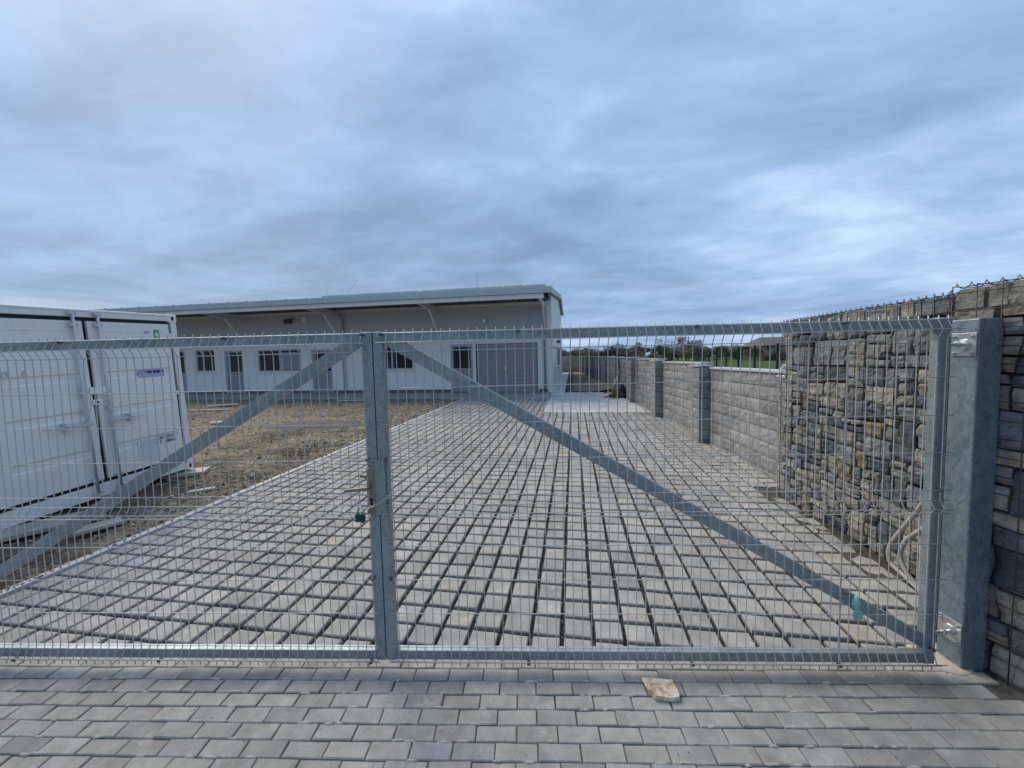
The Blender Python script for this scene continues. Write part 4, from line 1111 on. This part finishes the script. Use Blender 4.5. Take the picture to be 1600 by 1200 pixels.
# gasket field behind the doors
mb = MB(); mb.box(0.087, CW - 0.087, 0.035, 0.06, 0.197, CH - 0.102); mb.build('gasket', M['black'], ct)
def cont_door(x0, x1, seed):
    mb = MB(); z0, z1 = 0.245, CH - 0.150
    prof = [(z0, 0.060), (z0, 0.0), (z0 + 0.10, 0.0)]
    for zr in (0.66, 1.17, 1.66):       # recessed grooves: sharp upper lip, sloping lower face
        prof += [(zr - 0.090, 0.0), (zr - 0.066, 0.017), (zr + 0.004, 0.020), (zr + 0.026, 0.0)]
    prof += [(z1 - 0.145, 0.0), (z1 - 0.143, 0.006), (z1 - 0.135, 0.006), (z1 - 0.133, 0.0), (z1, 0.0), (z1, 0.060)]
    xi0, xi1 = x0 + 0.14, x1 - 0.06
    mb.grid([[(x, (d if xi0 <= x <= xi1 else min(d, 0.0) if 0 < d < 0.059 else d), z) for x in (x0, xi0 - 0.002, xi0, xi1, xi1 + 0.002, x1)] for z, d in prof])
    mb.quad((x0, 0, z0), (x0, 0.06, z0), (x0, 0.06, z1), (x0, 0, z1)); mb.quad((x1, 0, z0), (x1, 0.06, z0), (x1, 0.06, z1), (x1, 0, z1))
    return mb.build('door', M['container'], ct)
SX = CW*0.5 - 0.035
dl = cont_door(0.128, SX - 0.026, 1); dr = cont_door(SX + 0.026, CW - 0.128, 2)
def lockbar(par, x, side):
    mb = MB(); mb.tube([(x, -0.040, 0.10), (x, -0.040, CH - 0.06)], 0.017, 10); o = mb.build('locking_bar', M['contbar'], par, smooth=True)
    for z in (0.10, 0.27, 1.20, 1.43, CH - 0.20, CH - 0.055):
        mb = MB(); mb.box(x - 0.04, x + 0.04, -0.052, 0.0 if 0.24 < z < CH-0.15 else 0.0, z - 0.018, z + 0.018); mb.cyl((x - 0.03, -0.058, z), (x - 0.03, -0.05, z), 0.009, 6); mb.cyl((x + 0.03, -0.058, z), (x + 0.03, -0.05, z), 0.009, 6); mb.build('bracket', M['contbar'], o)
    mb = MB(); zh = 1.02; mb.bar((x, -0.07, zh), (x + side*0.17, -0.065, zh + 0.01), 0.03, 0.035, (0, 1, 0)); mb.bar((x + side*0.17, -0.062, zh + 0.01), (x + side*0.42, -0.045, zh - 0.01*side), 0.012, 0.022, (0, 1, 0)); mb.box(x - 0.03, x + 0.03, -0.075, -0.03, zh - 0.03, zh + 0.03); mb.build('handle', M['contbar'], o, bevel=0.004)
    mb = MB(); xc = x + side*0.22; mb.box(xc - 0.022, xc + 0.022, -0.06, -0.002, zh - 0.05, zh + 0.015); mb.box(xc - 0.03, xc - 0.018, -0.075, -0.002, zh + 0.018, zh + 0.055); mb.build('handle_catch', M['bolt'], o)
lockbar(dl, SX - 0.135, -1); lockbar(dr, SX + 0.125, 1)
mb = MB(); mb.box(SX - 0.075, SX + 0.10, -0.055, 0.004, 1.40, 1.49); mb.box(SX - 0.12, SX - 0.07, -0.035, 0.004, 1.36, 1.52); mb.build('lock_box', M['container'], dl, bevel=0.004)
lb = MB(); lb.box(SX - 0.045, SX + 0.055, -0.03, 0.004, 1.255, 1.325); lbo = lb.build('seal_plate', M['container'], dr, bevel=0.003)
mb = MB(); mb.box(SX - 0.008, SX + 0.018, -0.0325, -0.0295, 1.275, 1.30); mb.build('slot', M['black'], lbo)
for xx in (0.085, CW - 0.085):
    for zz_ in (0.35, 1.28, 2.18):
        mb = MB(); mb.box(xx - 0.06, xx + 0.045, -0.014, 0.002, zz_ - 0.03, zz_ + 0.03); mb.cyl((xx + 0.0, -0.016, zz_ - 0.04), (xx + 0.0, -0.016, zz_ + 0.04), 0.012, 8); mb.build('hinge', M['container'], ct, bevel=0.002)
RX = Matrix.Rotation(R(90), 4, 'X')
def plate(nm, m_, x0, x1, z0, z1, par, y=-0.003):
    mb = MB(); mb.box(x0, x1, y, y + 0.0025, z0, z1); return mb.build(nm, m_, par)
s1 = plate('white_sticker', M['stw'], 1.785, 1.905, 2.135, 2.255, dr)
for k in range(3): plate('blue_line', M['stb'], 1.80, 1.89 - 0.01*k, 2.235 - 0.018*k, 2.241 - 0.018*k, s1, -0.0055)
s2 = plate('green_sticker', M['stg'], 1.935, 2.015, 2.135, 2.262, dr); plate('pale_panel', M['stw'], 1.955, 1.995, 2.16, 2.215, s2, -0.0055)
s3 = plate('blue_sticker', M['stl'], 1.655, 2.01, 1.555, 1.66, dr)
mb = MB(); mb.prism([(1.665, -0.0058, 1.645), (1.76, -0.0058, 1.648), (1.80, -0.0058, 1.655), (2.0, -0.0058, 1.655), (2.0, -0.0058, 1.618), (1.80, -0.0058, 1.612), (1.755, -0.0058, 1.635)], (0, 0.0025, 0)); mb.build('blue_band', M['stb'], s3)
s4 = plate('grid_sticker', M['mesh_label'], 1.545, 1.80, 0.335, 0.62, dr)
mb = MB()
for q in ((1.530, 1.815, 0.316, 0.334), (1.530, 1.815, 0.621, 0.64), (1.530, 1.544, 0.335, 0.62), (1.801, 1.815, 0.335, 0.62)): mb.box(q[0], q[1], -0.012, -0.0005, q[2], q[3])
mb.build('sticker_frame', M['stw'], s4)
text_mesh('weight_text', "TARE   875 KG\nNET :  6500 KG", 0.070, M['ink'], dr, Matrix.Translation((1.775, -0.006, 0.60)) @ Matrix.Diagonal((0.62, 1, 1, 1)) @ RX)
text_mesh('number_text', "2139", 0.10, M['inkfaint'], dl, Matrix.Translation((0.17, -0.004, 1.685)) @ RX)
text_mesh('number_text', "6", 0.10, M['inkfaint'], dl, Matrix.Translation((0.46, -0.004, 1.69)) @ RX)
# slabs under and beside the container
def slab(name, label, cx, cy, sx_, sy_, h_, rot, m_, zoff=0.0, cat='slab', group=None, seed=0):
    rnd = random.Random(seed)
    pts = [(-sx_/2, -sy_/2), (0, -sy_/2*rnd.uniform(.94, 1.03)), (sx_/2, -sy_/2*rnd.uniform(.9, 1)), (sx_/2*rnd.uniform(.93, 1.04), 0), (sx_/2, sy_/2), (-sx_/2*rnd.uniform(.9, 1), sy_/2)]
    mb = MB(); mb.prism([(x, y, 0) for x, y in pts], (0, 0, h_))
    o = mb.build(name, m_, bevel=0.008); o.location = (cx, cy, zoff); o.rotation_euler = (rnd.uniform(-.02, .02), rnd.uniform(-.02, .02), rot)
    return tag(o, label, cat, group)
slab('concrete_slab', 'broad tan concrete slab under the near end of the container', -5.98, 3.42, 0.85, 0.42, 0.05, R(62), M['concrete'], 0.005, seed=1)
slab('concrete_slab', 'flat tan slab lying in the soil in front of the container', -5.30, 3.42, 0.42, 0.20, 0.04, R(70), M['concrete'], 0.02, seed=2)
slab('concrete_slab', 'pale slab under the far corner of the container doors', -6.25, 5.25, 0.55, 0.35, 0.055, R(30), M['concrete'], 0.055, seed=3)
slab('scrap_board', 'short white board lying on the soil before the warehouse', -13.9, 13.3, 1.0, 0.26, 0.04, R(38), M['palewood'], 0.24, 'board', seed=4)
slab('scrap_board', 'long thin pale board on the soil, nearer than the white board', -13.2, 12.1, 1.25, 0.10, 0.03, R(20), M['palewood'], 0.21, 'board', seed=5)
slab('scrap_board', 'small white broken board on the soil right of the container', -10.1, 9.7, 0.75, 0.22, 0.04, R(35), M['palewood'], 0.165, 'board', seed=6)
slab('scrap_board', 'small pale offcut in the soil below the container corner', -5.2, 4.55, 0.30, 0.08, 0.03, R(42), M['palewood'], 0.055, 'board', seed=7)
slab('scrap_board', 'thin pale strip on the soil at the edge of the apron', -9.0, 14.6, 1.4, 0.18, 0.03, R(6), M['palewood'], 0.27, 'board', seed=8)

# ------------------------------------------------------------------ rock on the forecourt
bm = bmesh.new(); bmesh.ops.create_cube(bm, size=1)
bmesh.ops.subdivide_edges(bm, edges=bm.edges[:], cuts=5, use_grid_fill=True)
for v in bm.verts:
    p = v.co.copy(); r_ = p.normalized()
    p = p*0.72 + r_*0.20
    p = Vector((p.x*0.155*(1.0 + 0.25*p.y), p.y*0.125, p.z*0.062)); p.x += p.y*-0.22
    q = noise.noise_vector(p*14)*0.010 + noise.noise_vector(p*40)*0.004
    v.co = p + q
me = bpy.data.meshes.new('rock'); bm.to_mesh(me); bm.free(); me.materials.append(M['rock'])
ro = bpy.data.objects.new('rock', me); col.objects.link(ro)
ro.scale = (0.92, 0.84, 0.52); ro.location = (0.447, 2.05, 0.0185); ro.rotation_euler = (R(5), R(2), R(5))
tag(ro, 'cream and rust coloured rock lying on the pavers before the gate', 'rock')

# ------------------------------------------------------------------ conduits by the gabion
def conduit(label, pts):
    P = [Vector(p) for p in pts]; out_ = []
    for i in range(len(P)-1):
        p0, p1, p2, p3 = P[max(0, i-1)], P[i], P[i+1], P[min(len(P)-1, i+2)]
        for k in range(14):
            t = k/14; out_.append(0.5*((2*p1) + (p2-p0)*t + (2*p0-5*p1+4*p2-p3)*t*t + (3*p1-p0-3*p2+p3)*t**3))
    out_.append(P[-1])
    mb = MB(); mb.tube(out_, 0.0155, 10); o = mb.build('cable_conduit', M['conduit'], smooth=True)
    tag(o, label, 'conduit', 'grey cable conduits by the gate post')
conduit('outermost grey conduit loop bulging furthest from the gate post', [(2.50, 3.00, 0.86), (2.50, 3.14, 0.74), (2.495, 3.22, 0.60), (2.47, 3.30, 0.44), (2.455, 3.385, 0.26), (2.455, 3.375, 0.14), (2.47, 3.25, 0.09), (2.49, 3.12, 0.03), (2.5, 3.06, -0.06)])
conduit('middle grey conduit loop crossing in front of the outer one', [(2.50, 2.98, 0.72), (2.50, 3.08, 0.60), (2.49, 3.17, 0.49), (2.47, 3.26, 0.37), (2.46, 3.29, 0.24), (2.47, 3.24, 0.13), (2.49, 3.16, 0.05), (2.5, 3.12, -0.06)])
conduit('innermost grey conduit, straightest and nearest to the gate post', [(2.52, 3.22, 0.62), (2.51, 3.19, 0.50), (2.50, 3.17, 0.40), (2.49, 3.145, 0.28), (2.49, 3.155, 0.14), (2.50, 3.14, 0.0), (2.5, 3.13, -0.06)])

# ------------------------------------------------------------------ heap by the block wall
def heap():
    bm = bmesh.new(); bmesh.ops.create_icosphere(bm, subdivisions=4, radius=1)
    for v in bm.verts:
        p = v.co.copy(); t = max(0.0, p.z)
        k = 1 - 0.75*t
        q = Vector((p.x*0.24*k + 0.03*t, p.y*0.30*k, (0.55*t**0.8 if p.z > 0 else 0.0)))
        q += noise.noise_vector(q*6)*0.05
        v.co = q
    me = bpy.data.meshes.new('plastic_sheet'); bm.to_mesh(me); bm.free(); me.materials.append(M['sheet'])
    o = bpy.data.objects.new('plastic_sheet', me); col.objects.link(o); o.location = (1.83, 15.35, g(15.35)); return o
tag(heap(), 'crumpled black plastic sheet heaped at the foot of the block wall', 'plastic sheet')
random.seed(11)
mb = MB()
for i in range(34):
    c = Vector((1.52 + random.gauss(0, 0.10), 15.25 + random.gauss(0, 0.2), g(15.2) + 0.03 + random.random()**2*0.26)); a = random.uniform(-0.9, 0.9); d = Vector((math.cos(a), math.sin(a), random.uniform(-0.1, 0.6)))*random.uniform(0.12, 0.36)
    mb.bar(c - d, c + d, random.uniform(0.015, 0.04), random.uniform(0.012, 0.03))
tag(mb.build('brushwood_heap', M['wood']), 'small heap of broken brown sticks beside the black sheet', 'wood heap')
def pole(label, p, q, r, m_):
    mb = MB(); mb.tube([p, (Vector(p) + Vector(q))/2 + Vector((0.01, 0, -0.02)), q], r, 7); tag(mb.build('wooden_pole', m_, smooth=True), label, 'pole', 'poles leaning on the block wall')
pole('longest dark pole leaning on the block wall above the black sheet', (1.52, 15.4, 0.55), (1.98, 15.6, 1.62), 0.016, M['wood'])
pole('pale thin pole leaning left of the long dark pole', (1.44, 15.35, 0.40), (1.75, 15.6, 1.30), 0.012, M['palewood'])
pole('short pale pole sticking out of the brushwood heap', (1.38, 15.3, 0.36), (1.60, 15.5, 0.98), 0.012, M['palewood'])
pole('short dark stick jutting right from the top of the black sheet', (1.70, 15.2, 0.78), (2.03, 15.3, 0.98), 0.016, M['wood'])

# ------------------------------------------------------------------ fence beyond the wall
ft = thing('metal_fence', 'dark green wire fence with slim posts in the field beyond the wall', 'fence', (6.35, 13.3, 0), (0, 0, math.atan2(1, 0.165)))
for k in range(-2, 9):
    x = k*2.55; yw = 13.3 + x*0.986; mb = MB(); mb.box(x - 0.032, x + 0.032, -0.032, 0.032, g(yw) - 0.2, 2.14 + 0.004*x); mb.build('post', M['green'], ft)
mb = MB(); x = -5.1
while x < 20.4:
    yw = 13.3 + x*0.986; mb.tube([(x, -0.04, g(yw)), (x, -0.04, 2.05 + 0.004*x)], 0.0035, 4, False); x += 0.1
for z in (0.0, 0.3, 0.6, 0.9, 1.2, 1.5): mb.tube([(-5.1, -0.045, z + 0.5), (20.4, -0.045, z + 0.55)], 0.004, 4, False)
mb.build('wire_panel', M['green'], ft)

# boulders, barn, utility pole
def boulder(label, c, r, seed):
    bm = bmesh.new(); bmesh.ops.create_icosphere(bm, subdivisions=3, radius=1)
    for v in bm.verts:
        p = v.co; v.co = Vector((p.x*r[0], p.y*r[1], p.z*r[2]))*(1 + 0.28*noise.noise(p*1.3 + Vector((seed, 0, 0))) + 0.12*noise.noise(p*3.7 + Vector((seed, 0, 0))))
    me = bpy.data.meshes.new('boulder'); bm.to_mesh(me); bm.free(); me.materials.append(M['boulder'])
    o = bpy.data.objects.new('boulder', me); col.objects.link(o); o.location = c; tag(o, label, 'boulder', 'boulders behind the wall')
boulder('large pale boulder behind the block wall next to the gabion', (5.1, 10.0, 0.72), (0.7, 0.8, 0.78), 1)
boulder('lower grey boulder just right of the large pale one', (5.6, 10.4, 0.7), (0.6, 0.6, 0.62), 5)
bn = thing('barn', 'low dark barn with a hipped roof at the field edge', 'building', (48, 92, g(92)-0.1), (0, 0, R(8)))
mb = MB(); mb.box(-9.5, 9.5, -4, 4, 0, 3.2); mb.build('wall', M['barnwall'], bn)
mb = MB(); e, r_ = [(-10.2, -4.6, 3.1), (10.2, -4.6, 3.1), (10.2, 4.6, 3.1), (-10.2, 4.6, 3.1)], [(-8.4, 0, 4.98), (8.4, 0, 5.02)]
mb.poly([e[0], e[1], r_[1], r_[0]]); mb.poly([e[2], e[3], r_[0], r_[1]]); mb.poly([e[1], e[2], r_[1]]); mb.poly([e[3], e[0], r_[0]]); mb.poly([e[3], e[2], e[1], e[0]])
mb.build('roof', M['barnroof'], bn)
mb = MB(); mb.tube([(27.86, 100, g(99)), (27.86, 100, 6.6)], 0.10, 8); up = mb.build('utility_pole', M['bark']); tag(up, 'single slim utility pole rising above the distant bare trees', 'pole')

# ------------------------------------------------------------------ far trees
def tree_proto(seed, Ht, Wd, nl, mtw, name, leaf, low=0.15, blobs=9):
    rnd = random.Random(seed); t = thing(name, None, None)
    mb = MB(); mb.tube([(0, 0, -0.3), (rnd.uniform(-.1, .1), 0, Ht*0.3), (rnd.uniform(-.3, .3), 0, Ht*0.6)], [0.16, 0.12, 0.05], 6)
    for k in range(9):
        a = rnd.random()*6.28; z0 = Ht*rnd.uniform(0.15, 0.5); L = Wd*rnd.uniform(0.3, 0.5)
        mb.tube([(0, 0, z0), (math.cos(a)*L*0.5, math.sin(a)*L*0.5, z0 + Ht*0.2), (math.cos(a)*L, math.sin(a)*L, z0 + Ht*rnd.uniform(0.28, 0.48))], [0.07, 0.045, 0.015], 5)
    mb.build('trunk', M['bark'], t)
    B = [(rnd.gauss(0, Wd*0.24), rnd.gauss(0, Wd*0.24), Ht*rnd.uniform(low + 0.15, 0.82), rnd.uniform(0.16, 0.30)) for _ in range(blobs)]
    mb = MB()
    for i in range(nl):
        b = rnd.choice(B)
        while True:
            p = Vector((rnd.uniform(-1, 1), rnd.uniform(-1, 1), rnd.uniform(-1, 1)))
            if p.length < 1: break
        c = Vector((b[0] + p.x*b[3]*Wd, b[1] + p.y*b[3]*Wd, b[2] + p.z*b[3]*Ht*0.75))
        if c.z < 0.05: continue
        a = rnd.random()*6.28; e = rnd.uniform(-1.0, 1.3); L = leaf*rnd.uniform(0.6, 1.5)
        d = Vector((math.cos(a)*math.cos(e), math.sin(a)*math.cos(e), math.sin(e)))*L; q = d.orthogonal().normalized()*L*rnd.uniform(0.12, 0.42)
        mb.quad(c - d - q, c + d - q*0.3, c + d + q*0.3, c - d + q)
    mb.build('crown', mtw, t, fix=False)
    return t
protos = [tree_proto(1, 6.6, 7.5, 1500, M['twig'], 'bare_tree', 0.30, 0.0), tree_proto(2, 5.6, 8.5, 1600, M['twig'], 'bare_tree', 0.30, -0.05), tree_proto(3, 6.0, 7.0, 1400, M['twig2'], 'bare_tree', 0.30, -0.05), tree_proto(4, 7.6, 6.5, 1100, M['twig'], 'bare_tree', 0.26, 0.12)]
random.seed(17); used = set()
TL = 'bare brownish tree in the distant hedgerow beyond the fields'
spots = []
for i in range(64):
    x = -16 + i*1.75 + random.uniform(-1, 1); y = 118 + random.uniform(-7, 9) - 0.10*x
    spots.append((x, y, random.uniform(0.56, 0.80), random.choice((0, 1, 2, 1))))
for x, y, s in ((27.5, 121, 1.02), (32.5, 119, 1.06), (36, 122, 0.9), (19, 124, 0.9)): spots.append((x, y, s, 3))
for (x, y, s) in ((37.5, 86, 0.55), (40, 85, 0.6), (43, 86, 0.52), (46, 85, 0.6), (49, 86, 0.55), (52, 85, 0.6)): spots.append((x, y, s, 1))
for i in range(14): spots.append((-120 + i*7.5, 150 + random.uniform(-8, 8), random.uniform(0.8, 1.1), random.choice((0, 1, 2))))
for (x, y, s, k) in spots:
    o = protos[k] if k not in used else copy_tree(protos[k]); used.add(k)
    o.location = (x, y, g(y) - 0.15); o.rotation_euler = (0, 0, random.random()*6.28); o.scale = (s*random.uniform(0.9, 1.2), s*random.uniform(0.9, 1.2), s)
    tag(o, TL, 'tree', 'bare trees of the distant hedgerow')
bp_ = tree_proto(9, 2.9, 4.2, 1500, M['blossom'], 'blossom_bush', 0.16, 0.0, 7)
for i, (x, y, s, lb_) in enumerate(((7.6, 80, 0.85, 'white flowering bush behind the far block wall, leftmost of the blossoming bushes'), (10.2, 82, 0.62, 'small white flowering bush, second of the blossoming bushes from the left'), (12.4, 80, 0.8, 'white flowering bush between the small bush and the broad one'), (16.4, 84, 0.98, 'broad white flowering bush, rightmost of the blossoming bushes'))):
    o = bp_ if i == 0 else copy_tree(bp_)
    o.location = (x, y, g(y) - 0.1); o.scale = (s, s, s); o.rotation_euler = (0, 0, i*1.3); tag(o, lb_, 'bush', 'blossoming bushes')
